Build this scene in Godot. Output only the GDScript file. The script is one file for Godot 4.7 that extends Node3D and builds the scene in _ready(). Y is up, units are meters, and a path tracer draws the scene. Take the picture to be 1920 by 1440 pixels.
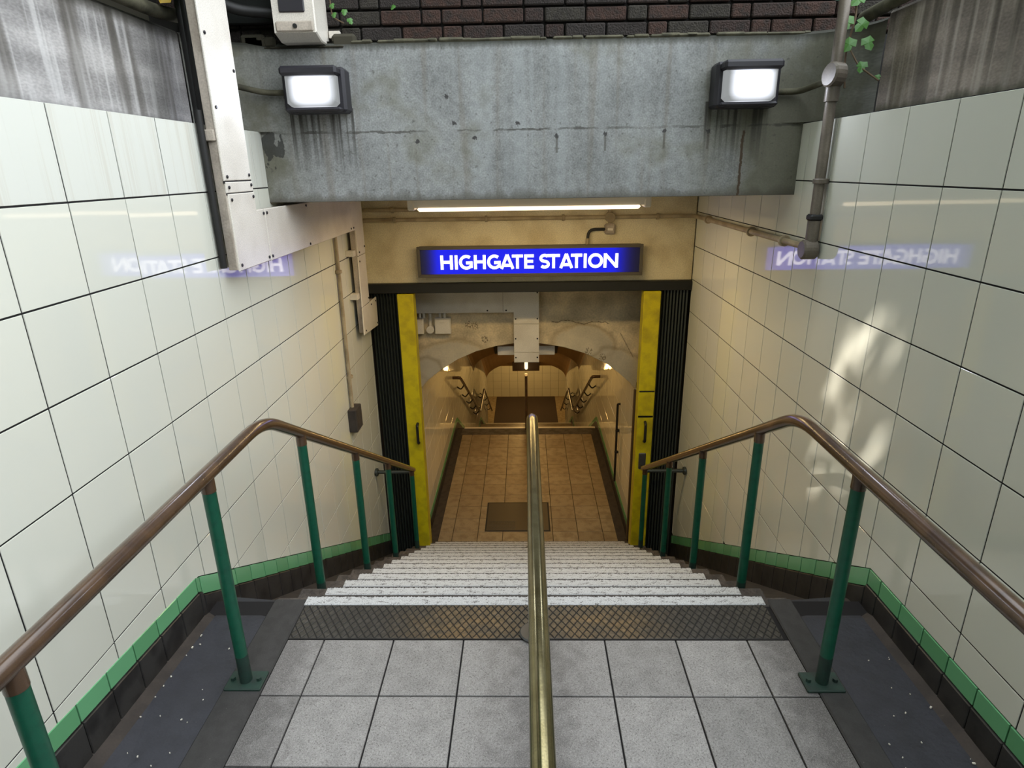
extends Node3D
# A tiled stairway going down into an underground station. Lengths inside the builders are in wall-tile widths (0.3 m):
# x to the right, y up from the upper landing, d forward down the stairs. V() turns them into metres.

const S := 0.3
const RISE := 0.531
const RUN := 0.919
const NOSE := 8.08
const LX := -4.94
const RX := 5.129
const LOW := -7.434
const LAND := -14.337
const DEEP := -20.178
# thin places in the leaves: height and distance of the sunny patch on the right wall, radius in metres
const HOLES := [[3.35, 9.2, 0.26], [2.45, 9.1, 0.28], [2.4, 9.75, 0.16], [1.6, 9.6, 0.24], [3.3, 8.45, 0.13]]
var M := {}
var counts := {}
var rng := RandomNumberGenerator.new()


func V(x: float, y: float, d: float) -> Vector3:
	return Vector3(x * S, y * S, -d * S)


# ---------------------------------------------------------------- mesh building
class Shape:
	var v := PackedVector3Array()
	var n := PackedVector3Array()
	var uv := PackedVector2Array()
	var idx := PackedInt32Array()
	var uvf = null

	func add(a: Vector3, na: Vector3) -> int:
		v.append(a)
		n.append(na)
		uv.append(uvf.call(a) if uvf != null else Vector2.ZERO)
		return v.size() - 1

	func tri(a: Vector3, b: Vector3, c: Vector3, hint: Vector3) -> void:
		var m := (b - a).cross(c - a)
		if m.length_squared() < 1e-16:
			return
		if m.dot(hint) < 0.0:
			var t := b
			b = c
			c = t
			m = -m
		m = m.normalized()
		var i := add(a, m)
		add(c, m)
		add(b, m)
		idx.append_array(PackedInt32Array([i, i + 1, i + 2]))

	func quad(a: Vector3, b: Vector3, c: Vector3, d: Vector3, hint: Vector3) -> void:
		tri(a, b, c, hint)
		tri(a, c, d, hint)

	func face(i: int, j: int, k: int) -> void:
		var m := (v[j] - v[i]).cross(v[k] - v[i])
		if m.dot(n[i] + n[j] + n[k]) < 0.0:
			idx.append_array(PackedInt32Array([i, j, k]))
		else:
			idx.append_array(PackedInt32Array([i, k, j]))

	# a flat polygon (a, b) pushed from h0 to h1 along the third axis of t, its far face with a chamfer
	func prism(t: Transform3D, poly: PackedVector2Array, h0: float, h1: float, bev := 0.0, back := false) -> void:
		var clean := PackedVector2Array()
		for q in poly:
			if clean.is_empty() or (q.distance_to(clean[clean.size() - 1]) > 1e-3 and q.distance_to(clean[0]) > 1e-3):
				clean.append(q)
		poly = clean
		if poly.size() < 3:
			return
		if Geometry2D.is_polygon_clockwise(poly):
			poly = poly.duplicate()
			poly.reverse()
		var k := poly.size()
		var inner := poly
		if bev > 0.0:
			inner = PackedVector2Array()
			for i in k:
				var p0 := poly[(i + k - 1) % k]
				var p1 := poly[i]
				var p2 := poly[(i + 1) % k]
				var e1 := (p1 - p0).normalized()
				var e2 := (p2 - p1).normalized()
				var n1 := Vector2(-e1.y, e1.x)
				var n2 := Vector2(-e2.y, e2.x)
				var m := n1 + n2
				var den := maxf(0.3, m.length_squared() * 0.5)
				inner.append(p1 + m * (bev / den))
		var top := t.basis.z
		var tr := Geometry2D.triangulate_polygon(inner)
		for i in range(0, tr.size(), 3):
			var a := inner[tr[i]]
			var b := inner[tr[i + 1]]
			var c := inner[tr[i + 2]]
			tri(t * Vector3(a.x, a.y, h1), t * Vector3(b.x, b.y, h1), t * Vector3(c.x, c.y, h1), top)
			if back:
				tri(t * Vector3(a.x, a.y, h0), t * Vector3(b.x, b.y, h0), t * Vector3(c.x, c.y, h0), -top)
		for i in k:
			var p := poly[i]
			var q := poly[(i + 1) % k]
			var e := (q - p).normalized()
			var out := t.basis * Vector3(e.y, -e.x, 0.0)
			quad(t * Vector3(p.x, p.y, h0), t * Vector3(q.x, q.y, h0), t * Vector3(q.x, q.y, h1 - bev), t * Vector3(p.x, p.y, h1 - bev), out)
			if bev > 0.0:
				var pi := inner[i]
				var qi := inner[(i + 1) % k]
				quad(t * Vector3(p.x, p.y, h1 - bev), t * Vector3(q.x, q.y, h1 - bev), t * Vector3(qi.x, qi.y, h1), t * Vector3(pi.x, pi.y, h1), out + top)

	# a box with chamfered edges, corners lo and hi in t's own lengths
	func box(t: Transform3D, lo: Vector3, hi: Vector3, bev := 0.0) -> void:
		var c := (lo + hi) * 0.5
		var h := (hi - lo).abs() * 0.5
		bev = minf(bev, minf(h.x, minf(h.y, h.z)) * 0.9)
		for i in 3:
			var j := (i + 1) % 3
			var k := (i + 2) % 3
			for s: float in [-1.0, 1.0]:
				var p: Array[Vector3] = []
				for q in [[-1, -1], [1, -1], [1, 1], [-1, 1]]:
					var r := Vector3()
					r[i] = s * h[i]
					r[j] = q[0] * (h[j] - bev)
					r[k] = q[1] * (h[k] - bev)
					p.append(t * (c + r))
				var o := Vector3()
				o[i] = s
				quad(p[0], p[1], p[2], p[3], t.basis * o)
				if bev > 0.0:
					for s2: float in [-1.0, 1.0]:
						var e: Array[Vector3] = []
						for q in [[0, -1], [0, 1], [1, 1], [1, -1]]:
							var r := Vector3()
							r[i] = s * (h[i] - (bev if q[0] == 1 else 0.0))
							r[j] = s2 * (h[j] - (bev if q[0] == 0 else 0.0))
							r[k] = q[1] * (h[k] - bev)
							e.append(t * (c + r))
						var o2 := Vector3()
						o2[i] = s
						o2[j] = s2
						quad(e[0], e[1], e[2], e[3], t.basis * o2)
		if bev > 0.0:
			for sx: float in [-1.0, 1.0]:
				for sy: float in [-1.0, 1.0]:
					for sz: float in [-1.0, 1.0]:
						var sg := Vector3(sx, sy, sz)
						tri(t * (c + sg * Vector3(h.x, h.y - bev, h.z - bev)), t * (c + sg * Vector3(h.x - bev, h.y, h.z - bev)), t * (c + sg * Vector3(h.x - bev, h.y - bev, h.z)), t.basis * sg)

	# a round bar along a path in metres
	func tube(path: PackedVector3Array, r: float, sides := 14, caps := true, r_end := -1.0) -> void:
		var k := path.size()
		var up := Vector3.UP
		var t0 := (path[1] - path[0]).normalized()
		if absf(t0.dot(up)) > 0.9:
			up = Vector3.RIGHT
		var first := v.size()
		var prev := (up - t0 * up.dot(t0)).normalized()
		for i in k:
			var ta := (path[i] - path[i - 1]).normalized() if i > 0 else t0
			var tb := (path[i + 1] - path[i]).normalized() if i < k - 1 else ta
			var t := (ta + tb).normalized()
			prev = (prev - t * prev.dot(t)).normalized()
			var side := t.cross(prev)
			var stretch := 1.0 / maxf(0.5, t.dot(ta))
			var rr := r if r_end < 0.0 else lerpf(r, r_end, float(i) / (k - 1))
			var bend := (tb - ta)
			for s in sides:
				var a := TAU * s / sides
				var o := prev * cos(a) + side * sin(a)
				var p := o * rr
				if bend.length() > 0.02:
					var bn := bend.normalized()
					p += bn * bn.dot(o) * rr * (stretch - 1.0)
				add(path[i] + p, o)
		for i in k - 1:
			for s in sides:
				var a := first + i * sides + s
				var b := first + i * sides + (s + 1) % sides
				face(a, b, b + sides)
				face(a, b + sides, a + sides)
		if caps:
			for e in [0, k - 1]:
				var dir := (path[0] - path[1]) if e == 0 else (path[k - 1] - path[k - 2])
				for s in sides:
					tri(path[e], v[first + e * sides + s], v[first + e * sides + (s + 1) % sides], dir)

	# a flat disc or drum between two points
	func drum(a: Vector3, b: Vector3, r: float, sides := 20, bev := 0.0) -> void:
		var t := (b - a).normalized()
		var up := Vector3.UP if absf(t.y) < 0.9 else Vector3.RIGHT
		var e := (up - t * up.dot(t)).normalized()
		var f := t.cross(e)
		var rings := [[a, r - bev], [a + t * bev, r], [b - t * bev, r], [b, r - bev]] if bev > 0.0 else [[a, r], [b, r]]
		for s in sides:
			var o1 := e * cos(TAU * s / sides) + f * sin(TAU * s / sides)
			var o2 := e * cos(TAU * (s + 1) / sides) + f * sin(TAU * (s + 1) / sides)
			for i in rings.size() - 1:
				quad(rings[i][0] + o1 * rings[i][1], rings[i][0] + o2 * rings[i][1], rings[i + 1][0] + o2 * rings[i + 1][1], rings[i + 1][0] + o1 * rings[i + 1][1], o1 + o2 + t * (0.8 * (i - 1) if bev > 0.0 else 0.0))
			tri(a, a + o1 * (r - bev), a + o2 * (r - bev), -t)
			tri(b, b + o1 * (r - bev), b + o2 * (r - bev), t)

	func mesh() -> ArrayMesh:
		var arr := []
		arr.resize(Mesh.ARRAY_MAX)
		arr[Mesh.ARRAY_VERTEX] = v
		arr[Mesh.ARRAY_NORMAL] = n
		arr[Mesh.ARRAY_INDEX] = idx
		if uvf != null:
			arr[Mesh.ARRAY_TEX_UV] = uv
		var me := ArrayMesh.new()
		me.add_surface_from_arrays(Mesh.PRIMITIVE_TRIANGLES, arr)
		return me


# frames: the first two axes lie in the surface, the third sticks out of it
func on_left(x: float) -> Transform3D:
	return Transform3D(Basis(Vector3(0, 0, -S), Vector3(0, S, 0), Vector3(S, 0, 0)), V(x, 0, 0))


func on_right(x: float) -> Transform3D:
	return Transform3D(Basis(Vector3(0, 0, -S), Vector3(0, S, 0), Vector3(-S, 0, 0)), V(x, 0, 0))


func on_floor(y: float) -> Transform3D:
	return Transform3D(Basis(Vector3(S, 0, 0), Vector3(0, 0, -S), Vector3(0, S, 0)), V(0, y, 0))


func on_back(d: float) -> Transform3D:
	return Transform3D(Basis(Vector3(S, 0, 0), Vector3(0, S, 0), Vector3(0, 0, S)), V(0, 0, d))


func space() -> Transform3D:   # x, y, d
	return Transform3D(Basis(Vector3(S, 0, 0), Vector3(0, S, 0), Vector3(0, 0, -S)), Vector3.ZERO)


func rect(a0: float, b0: float, a1: float, b1: float) -> PackedVector2Array:
	return PackedVector2Array([Vector2(a0, b0), Vector2(a1, b0), Vector2(a1, b1), Vector2(a0, b1)])


func path(points: Array, fillet := 0.0, steps := 6) -> PackedVector3Array:
	var out := PackedVector3Array()
	for i in points.size():
		var p: Vector3 = points[i]
		if fillet <= 0.0 or i == 0 or i == points.size() - 1:
			out.append(p)
			continue
		var a: Vector3 = (points[i - 1] - p)
		var b: Vector3 = (points[i + 1] - p)
		var f := minf(fillet * S, minf(a.length(), b.length()) * 0.45)
		var pa := p + a.normalized() * f
		var pb := p + b.normalized() * f
		for s in steps + 1:
			var t := float(s) / steps
			out.append(pa.lerp(p, t).lerp(p.lerp(pb, t), t))
	return out


# ---------------------------------------------------------------- objects
func numbered(parent: Node, called: String) -> String:
	var key := str(parent.get_instance_id()) + called
	var k: int = counts.get(key, 0)
	counts[key] = k + 1
	return called if k == 0 else "%s_%03d" % [called, k]


func tag(o: Node, label: String, category := "", group := "", kind := "") -> void:
	if label:
		o.set_meta("label", label)
	if category:
		o.set_meta("category", category)
	if group:
		o.set_meta("group", group)
	if kind:
		o.set_meta("kind", kind)


func thing(called: String, at: Vector3, label: String, category: String, group := "") -> Node3D:
	var o := Node3D.new()
	o.name = numbered(self, called)
	add_child(o, true)
	o.position = at
	tag(o, label, category, group)
	return o


func struct(called: String, label: String) -> Node3D:
	var o := Node3D.new()
	o.name = numbered(self, called)
	add_child(o, true)
	tag(o, label, "", "", "structure")
	return o


# commits a shape that was built in the scene's metres as one named mesh under parent
func part(called: String, s: Shape, mat: Material, parent: Node3D, label := "") -> MeshInstance3D:
	var o := MeshInstance3D.new()
	o.name = numbered(parent, called)
	o.mesh = s.mesh()
	o.material_override = mat
	o.cast_shadow = GeometryInstance3D.SHADOW_CASTING_SETTING_ON
	parent.add_child(o, true)
	var off := Vector3.ZERO
	var p: Node = parent
	while p != self:
		off += (p as Node3D).position
		p = p.get_parent()
	o.position = -off
	if label:
		o.set_meta("label", label)
	return o


func box_part(called: String, lo: Vector3, hi: Vector3, bev: float, mat: Material, parent: Node3D, label := "") -> MeshInstance3D:
	var s := Shape.new()
	s.box(space(), lo, hi, bev)
	return part(called, s, mat, parent, label)


func tube_part(called: String, points: Array, r: float, mat: Material, parent: Node3D, fillet := 0.0, sides := 14, label := "") -> MeshInstance3D:
	var s := Shape.new()
	s.tube(path(points, fillet), r * S, sides)
	return part(called, s, mat, parent, label)


# tiles (or stones) on a grid inside a region, each a mesh of its own; with joined set they all go into that shape instead
func tiled(parent: Node3D, called: String, t: Transform3D, a0: float, pa: float, i0: int, i1: int, b0: float, pb: float, j0: int, j1: int, region: PackedVector2Array, joint: float, h0: float, h1: float, bev: float, mats: Array, tilt := 0.0, joined: Shape = null) -> void:
	var whole: ArrayMesh = null
	for i in range(i0, i1):
		for j in range(j0, j1):
			var r := rect(a0 + i * pa + joint * 0.5, b0 + j * pb + joint * 0.5, a0 + (i + 1) * pa - joint * 0.5, b0 + (j + 1) * pb - joint * 0.5)
			var inside := 0
			for p in r:
				if Geometry2D.is_point_in_polygon(p, region):
					inside += 1
			var mat: Material = mats[rng.randi() % mats.size()]
			if inside == 4:
				if joined:
					joined.prism(t, r, h0, h1, bev)
					continue
				var c := Vector2(a0 + (i + 0.5) * pa, b0 + (j + 0.5) * pb)
				if whole == null:
					var s := Shape.new()
					var w := (pa - joint) * 0.5
					var h := (pb - joint) * 0.5
					s.prism(Transform3D(t.basis, Vector3.ZERO), rect(-w, -h, w, h), h0, h1, bev)
					whole = s.mesh()
				var o := MeshInstance3D.new()
				o.name = numbered(parent, called)
				o.mesh = whole
				o.material_override = mat
				parent.add_child(o, true)
				var turn := Basis(t.basis.x.normalized(), rng.randf_range(-tilt, tilt)) * Basis(t.basis.y.normalized(), rng.randf_range(-tilt, tilt))
				o.transform = Transform3D(turn, t * Vector3(c.x, c.y, 0.0))
				continue
			for q in Geometry2D.intersect_polygons(r, region):
				if q.size() < 3:
					continue
				var area := 0.0
				for e in q.size():
					area += q[e].cross(q[(e + 1) % q.size()])
				if absf(area) < 0.01:
					continue
				if joined:
					joined.prism(t, q, h0, h1, 0.0)
				else:
					var s := Shape.new()
					s.prism(t, q, h0, h1, bev * 0.6)
					part(called, s, mat, parent)


# ---------------------------------------------------------------- materials
func noise(sd: int, freq: float, oct := 4) -> FastNoiseLite:
	var f := FastNoiseLite.new()
	f.seed = sd
	f.noise_type = FastNoiseLite.TYPE_SIMPLEX_SMOOTH
	f.frequency = freq
	f.fractal_octaves = oct
	return f


func paint(w: int, h: int, f: Callable) -> ImageTexture:
	var data := PackedByteArray()
	data.resize(w * h * 3)
	var at := 0
	for y in h:
		for x in w:
			var c: Color = f.call(x, y)
			data[at] = clampi(int(c.r * 255.0), 0, 255)
			data[at + 1] = clampi(int(c.g * 255.0), 0, 255)
			data[at + 2] = clampi(int(c.b * 255.0), 0, 255)
			at += 3
	return ImageTexture.create_from_image(Image.create_from_data(w, h, false, Image.FORMAT_RGB8, data))


# a seamless blotchy texture: base colour, towards dark where noise is low, with specks
func mottle(sd: int, size: int, base: Color, dark: Color, amount: float, freq: float, speck := 0.0, speck_color := Color.BLACK, stretch := 1.0) -> ImageTexture:
	var f := noise(sd, freq, 4)
	var g := noise(sd + 7, 0.35, 2)
	var a := f.get_seamless_image(size, size)
	var b := g.get_seamless_image(size, size)
	return paint(size, size, func(x, y):
		var k: float = a.get_pixel(x, int(y * stretch) % size).r
		var s: float = b.get_pixel(x, y).r
		var c := base.lerp(dark, clampf((0.62 - k) * 2.0, 0.0, 1.0) * amount)
		c = c * (0.9 + 0.2 * s)
		if speck > 0.0 and s > 1.0 - speck:
			c = c.lerp(speck_color, 0.7)
		return c)


func mat(color: Color, rough: float, metal := 0.0, tex: Texture2D = null, per_metre := 1.0) -> StandardMaterial3D:
	var m := StandardMaterial3D.new()
	m.albedo_color = color
	m.roughness = rough
	m.metallic = metal
	if tex:
		m.albedo_texture = tex
		m.uv1_triplanar = true
		m.uv1_world_triplanar = true
		m.uv1_scale = Vector3.ONE * per_metre
	return m


func bumpy(m: StandardMaterial3D, sd: int, freq: float, strength: float, per_metre: float) -> StandardMaterial3D:
	var key := "bump%d_%d" % [sd, int(freq * 1000)]
	if not M.has(key):
		var im := noise(sd, freq, 5).get_seamless_image(512, 512)
		im.bump_map_to_normal_map(6.0)
		M[key] = ImageTexture.create_from_image(im)
	m.normal_enabled = true
	m.normal_texture = M[key]
	m.normal_scale = strength
	if not m.uv1_triplanar and m.albedo_texture == null:
		m.uv1_triplanar = true
		m.uv1_world_triplanar = true
		m.uv1_scale = Vector3.ONE * per_metre
	return m


func glow(color: Color, energy: float, tex: Texture2D = null) -> StandardMaterial3D:
	var m := StandardMaterial3D.new()
	m.albedo_color = Color(0.1, 0.1, 0.1)
	m.roughness = 0.3
	m.emission_enabled = true
	m.emission = color
	m.emission_energy_multiplier = energy
	if tex:
		m.emission_texture = tex
		m.emission_operator = BaseMaterial3D.EMISSION_OP_MULTIPLY
	return m


func c8(r: int, g: int, b: int) -> Color:
	return Color(r / 255.0, g / 255.0, b / 255.0)


func make_materials() -> void:
	for k in 3:
		var t: float = [1.0, 0.994, 0.987][k]
		M["tile%d" % k] = mat(Color(0.885 * t, 0.883 * t, 0.832 * t), 0.04)
	M.tiles = [M.tile0, M.tile0, M.tile1, M.tile2]
	# the top row, streaked brown by what runs down from the concrete
	var sa := noise(31, 0.02, 4)
	var sb := noise(32, 0.09, 3)
	M.tile_top = mat(Color.WHITE, 0.06, 0.0, paint(512, 512, func(x, y):
		var k := clampf(sa.get_noise_2d(x * 1.5, 40.0 + y * 0.05) * 0.9 + sb.get_noise_2d(x * 2.5, y * 0.03) * 0.5 + 0.0, 0.0, 1.0)
		return Color(0.885, 0.885, 0.845).lerp(Color(0.66, 0.58, 0.48), k * 0.26)), 0.9)
	M.grout = mat(c8(24, 21, 22), 0.95)
	M.green_tile = mat(c8(112, 178, 128), 0.16)
	M.green_tile2 = mat(c8(104, 168, 118), 0.18)
	M.skirting = mat(Color.WHITE, 0.35, 0.0, mottle(5, 256, c8(58, 56, 54), c8(34, 32, 31), 0.9, 0.02, 0.05, c8(80, 76, 70)), 1.4)
	var pa := noise(111, 0.02, 4)
	var pb := noise(112, 0.22, 3)
	var pc := noise(113, 0.55, 1)
	# trodden stone: grimy beside the middle rail and along the margins
	var ptex := paint(1200, 1200, func(px, py):
		var x: float = px / 500.0 - 1.2
		var k := pa.get_noise_2d(px, py)
		var c := Color(0.565, 0.55, 0.54) * (1.0 + 0.10 * k + 0.16 * pb.get_noise_2d(px, py))
		var dirt := clampf(1.0 - absf(x - 0.03) / 0.24 + 0.8 * k, 0.0, 1.0) + clampf((absf(x - 0.03) - 0.86) / 0.16 + 0.9 * k, 0.0, 1.0)
		c = c.lerp(Color(0.32, 0.305, 0.30), clampf(dirt, 0.0, 1.0) * 0.62)
		var s := pc.get_noise_2d(px, py)
		if s > 0.46:
			c = c.lerp(Color(0.78, 0.77, 0.75), 0.4)
		elif pb.get_noise_2d(px + 500, py) < -0.42:
			c = c.lerp(Color(0.27, 0.25, 0.24), 0.55)
		return c)
	M.paving = []
	for k in 3:
		var t: float = [1.0, 0.96, 0.92][k]
		var m := mat(Color(t, t, t), 0.6, 0.0, ptex, 1.0 / 2.4)
		m.uv1_offset = Vector3(0.5, 0, 0)
		M.paving.append(m)
	M.asphalt = mat(Color.WHITE, 0.75, 0.0, mottle(21, 512, c8(54, 54, 60), c8(42, 42, 46), 0.5, 0.02, 0.03, c8(120, 118, 112)), 0.8)
	bumpy(M.asphalt, 3, 0.08, 0.15, 1.0)
	M.kerb = mat(Color.WHITE, 0.8, 0.0, mottle(22, 512, c8(57, 55, 54), c8(42, 40, 39), 0.5, 0.03, 0.05, c8(140, 136, 130)), 0.9)
	M.gutter = mat(Color.WHITE, 0.85, 0.0, mottle(23, 256, c8(66, 58, 52), c8(42, 37, 34), 0.6, 0.03, 0.05, c8(150, 140, 120)), 1.2)
	M.step = mat(Color.WHITE, 0.8, 0.0, mottle(24, 512, c8(86, 78, 72), c8(50, 45, 42), 0.8, 0.015, 0.04, c8(30, 26, 24)), 1.0)
	bumpy(M.step, 4, 0.06, 0.7, 1.0)
	var wn := noise(41, 0.02, 4)
	var wf := noise(42, 0.16, 3)
	M.nosing = mat(Color.WHITE, 0.75)
	M.nosing.albedo_texture = paint(2048, 64, func(x, y):
		var k := wn.get_noise_2d(x, y * 2.0) * 0.6 + wf.get_noise_2d(x * 0.6, y * 1.2) * 0.6
		var c := Color(0.80, 0.80, 0.80) * (0.94 + 0.16 * wf.get_noise_2d(x + 300, y))
		c = c.lerp(Color(0.30, 0.28, 0.27), clampf((k - 0.24) * 4.0, 0.0, 0.8))
		var front: float = y / 64.0 - 0.81 + 0.10 * wf.get_noise_2d(x * 0.5, 9.0)
		return c.lerp(Color(0.16, 0.14, 0.13), clampf(front * 14.0, 0.0, 0.92)))
	var pl := noise(51, 0.012, 3)
	M.plate_tex = paint(1024, 128, func(x, y):
		# worn to bronze where people tread, on both sides of the middle rail
		var u: float = absf(x / 1024.0 - 0.5) * 2.0
		var worn := clampf(1.25 - absf(u - 0.30) / 0.27, 0.0, 1.0) * clampf(0.25 + y / 80.0, 0.0, 1.0) * clampf(0.75 + pl.get_noise_2d(x, y * 2.0) * 0.8, 0.0, 1.0)
		return Color(0.30, 0.285, 0.265).lerp(Color(0.47, 0.39, 0.28), worn * 0.85) * (0.85 + 0.4 * absf(pl.get_noise_2d(x * 3.0, y * 3.0))))
	M.groove = mat(c8(38, 35, 33), 0.8)
	M.rail = mat(Color.WHITE, 0.24, 0.15, mottle(61, 512, c8(88, 66, 48), c8(58, 44, 36), 0.8, 0.01, 0.02, c8(120, 95, 60)), 1.6)
	M.rail.clearcoat_enabled = true
	M.rail.clearcoat = 0.5
	M.rail.clearcoat_roughness = 0.15
	M.steel = mat(Color.WHITE, 0.2, 0.95, mottle(62, 256, c8(138, 129, 96), c8(108, 98, 64), 0.7, 0.02), 2.0)
	M.steel_dark = mat(c8(92, 92, 92), 0.45, 0.7)
	M.post = mat(Color.WHITE, 0.38, 0.0, mottle(63, 512, c8(16, 84, 62), c8(14, 62, 48), 0.6, 0.02, 0.03, c8(150, 160, 150)), 2.2)
	M.post_base = mat(Color.WHITE, 0.55, 0.0, mottle(64, 256, c8(34, 58, 49), c8(34, 44, 40), 0.8, 0.03, 0.06, c8(90, 76, 62)), 2.2)
	M.yellow = mat(Color.WHITE, 0.45, 0.0, mottle(65, 512, c8(206, 190, 22), c8(150, 132, 26), 0.55, 0.012, 0.025, c8(60, 50, 24)), 0.9)
	M.gate = mat(c8(58, 64, 61), 0.4, 0.2)
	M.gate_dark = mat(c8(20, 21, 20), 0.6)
	M.black = mat(c8(24, 23, 23), 0.5)
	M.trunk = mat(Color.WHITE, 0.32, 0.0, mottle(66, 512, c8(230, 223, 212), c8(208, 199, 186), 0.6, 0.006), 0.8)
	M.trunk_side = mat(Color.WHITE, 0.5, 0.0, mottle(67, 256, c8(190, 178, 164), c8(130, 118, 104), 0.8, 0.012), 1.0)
	M.screw = mat(c8(48, 46, 50), 0.4, 0.6)
	M.conduit = mat(Color.WHITE, 0.45, 0.0, mottle(68, 256, c8(176, 160, 130), c8(124, 108, 84), 0.7, 0.015), 1.5)
	M.pipe = mat(Color.WHITE, 0.4, 0.1, mottle(69, 256, c8(118, 108, 96), c8(74, 68, 60), 0.8, 0.012), 1.2)
	M.plaster = mat(Color.WHITE, 0.6, 0.0, mottle(71, 512, c8(224, 212, 180), c8(186, 168, 130), 0.55, 0.01, 0.01, c8(90, 78, 60)), 0.5)
	M.arch_paint = mat(Color.WHITE, 0.65, 0.0, mottle(72, 512, c8(208, 190, 156), c8(160, 140, 108), 0.6, 0.008, 0.012, c8(90, 78, 60)), 0.42)
	var an := noise(171, 0.012, 4)
	var ab := noise(172, 0.2, 2)
	M.arch_paint = mat(Color.WHITE, 0.65)
	M.arch_paint.albedo_texture = paint(640, 300, func(px, py):
		var x: float = -5.0 + px / 62.5
		var y: float = 3.2 - py / 62.5
		var k := an.get_noise_2d(px, py)
		var c := Color(0.82, 0.75, 0.62) * (1.0 + 0.22 * k + 0.08 * ab.get_noise_2d(px, py))
		for q: Vector4 in [Vector4(-2.6, -0.1, 1.5, 0.75), Vector4(2.0, 0.55, 1.1, 0.6), Vector4(3.2, -0.5, 1.0, 0.8), Vector4(-3.6, -1.0, 0.7, 1.0)]:   # plaster patches round the arch
			var e := Vector2((x - q.x) / q.z, (y - q.y) / q.w).length() + 0.25 * k
			c = c.lerp(Color(0.78, 0.75, 0.68), clampf((1.0 - e) * 4.0, 0.0, 0.55))
			c = c.lerp(Color(0.5, 0.42, 0.31), clampf(1.0 - absf(e - 1.06) * 6.0, 0.0, 1.0) * 0.35)
		var crack := y - 1.28 - 0.12 * an.get_noise_1d(px * 1.5) + 0.06 * (x - 2.0)
		if absf(crack) < 0.012 and x > 0.9 and x < 2.9:
			c = c.lerp(Color(0.3, 0.24, 0.18), 0.7)
		if absf(x - 3.45 - (0.6 - y) * 0.55) < 0.014 and y < 0.9 and y > 0.0:
			c = c.lerp(Color(0.3, 0.24, 0.18), 0.5)
		for q: Vector2 in [Vector2(-2.0, 1.25), Vector2(-1.75, 1.2), Vector2(-1.45, 0.72), Vector2(2.7, 0.02), Vector2(2.2, 0.25)]:
			if Vector2(x, y).distance_to(q) < 0.13 and ab.get_noise_2d(px * 1.4, py * 0.9) > 0.12:
				c = c.lerp(Color(0.32, 0.26, 0.19), 0.6)
		return c)
	M.vault = mat(Color.WHITE, 0.6, 0.0, mottle(73, 256, c8(176, 138, 88), c8(140, 104, 62), 0.6, 0.01), 0.4)
	M.low_floor = []
	for k in 3:
		var b: Color = [c8(156, 140, 112), c8(151, 134, 106), c8(146, 129, 101)][k]
		M.low_floor.append(mat(Color.WHITE, 0.5, 0.0, mottle(81 + k, 256, b, c8(106, 88, 66), 0.5, 0.03, 0.02, c8(90, 70, 52)), 0.9))
	M.cover = mat(c8(82, 75, 64), 0.45, 0.4)
	M.mat = mat(c8(58, 46, 40), 0.85)
	M.lamp_body = mat(c8(222, 214, 200), 0.4)
	M.lamp_dark = mat(c8(40, 38, 44), 0.45)
	M.sign_frame = mat(c8(92, 86, 76), 0.45, 0.3)
	M.cable = mat(c8(30, 29, 28), 0.55)
	M.mossy = mat(Color.WHITE, 0.9, 0.0, mottle(91, 256, c8(96, 92, 74), c8(48, 46, 34), 0.9, 0.02, 0.08, c8(70, 84, 40)), 1.6)
	for k in 4:
		var b: Color = [c8(56, 42, 37), c8(66, 46, 38), c8(48, 41, 38), c8(54, 49, 42)][k]
		M["brick%d" % k] = bumpy(mat(Color.WHITE, 0.9, 0.0, mottle(95 + k, 256, b, c8(38, 33, 30), 0.7, 0.03, 0.05, c8(40, 34, 30)), 2.0), 6, 0.08, 0.9, 2.0)
	M.mortar = mat(c8(40, 37, 34), 0.95)
	M.leaf = mat(c8(70, 118, 48), 0.45)
	M.leaf.backlight_enabled = true
	M.leaf.backlight = Color(0.3, 0.42, 0.12)
	M.leaf_dark = mat(c8(40, 78, 52), 0.4)
	M.leaf_yellow = mat(c8(196, 160, 40), 0.5)
	M.stem = mat(c8(92, 74, 54), 0.8)
	M.earth = mat(c8(62, 58, 46), 0.95)
	# weathered concrete: one painting for the lintel, one for each side wall, stains and runs where they are in the place
	var n1 := noise(101, 0.006, 5)
	var n2 := noise(102, 0.05, 4)
	var n3 := noise(103, 0.25, 2)
	var run := noise(104, 0.03, 3)
	M.beam = mat(Color.WHITE, 0.8)
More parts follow.
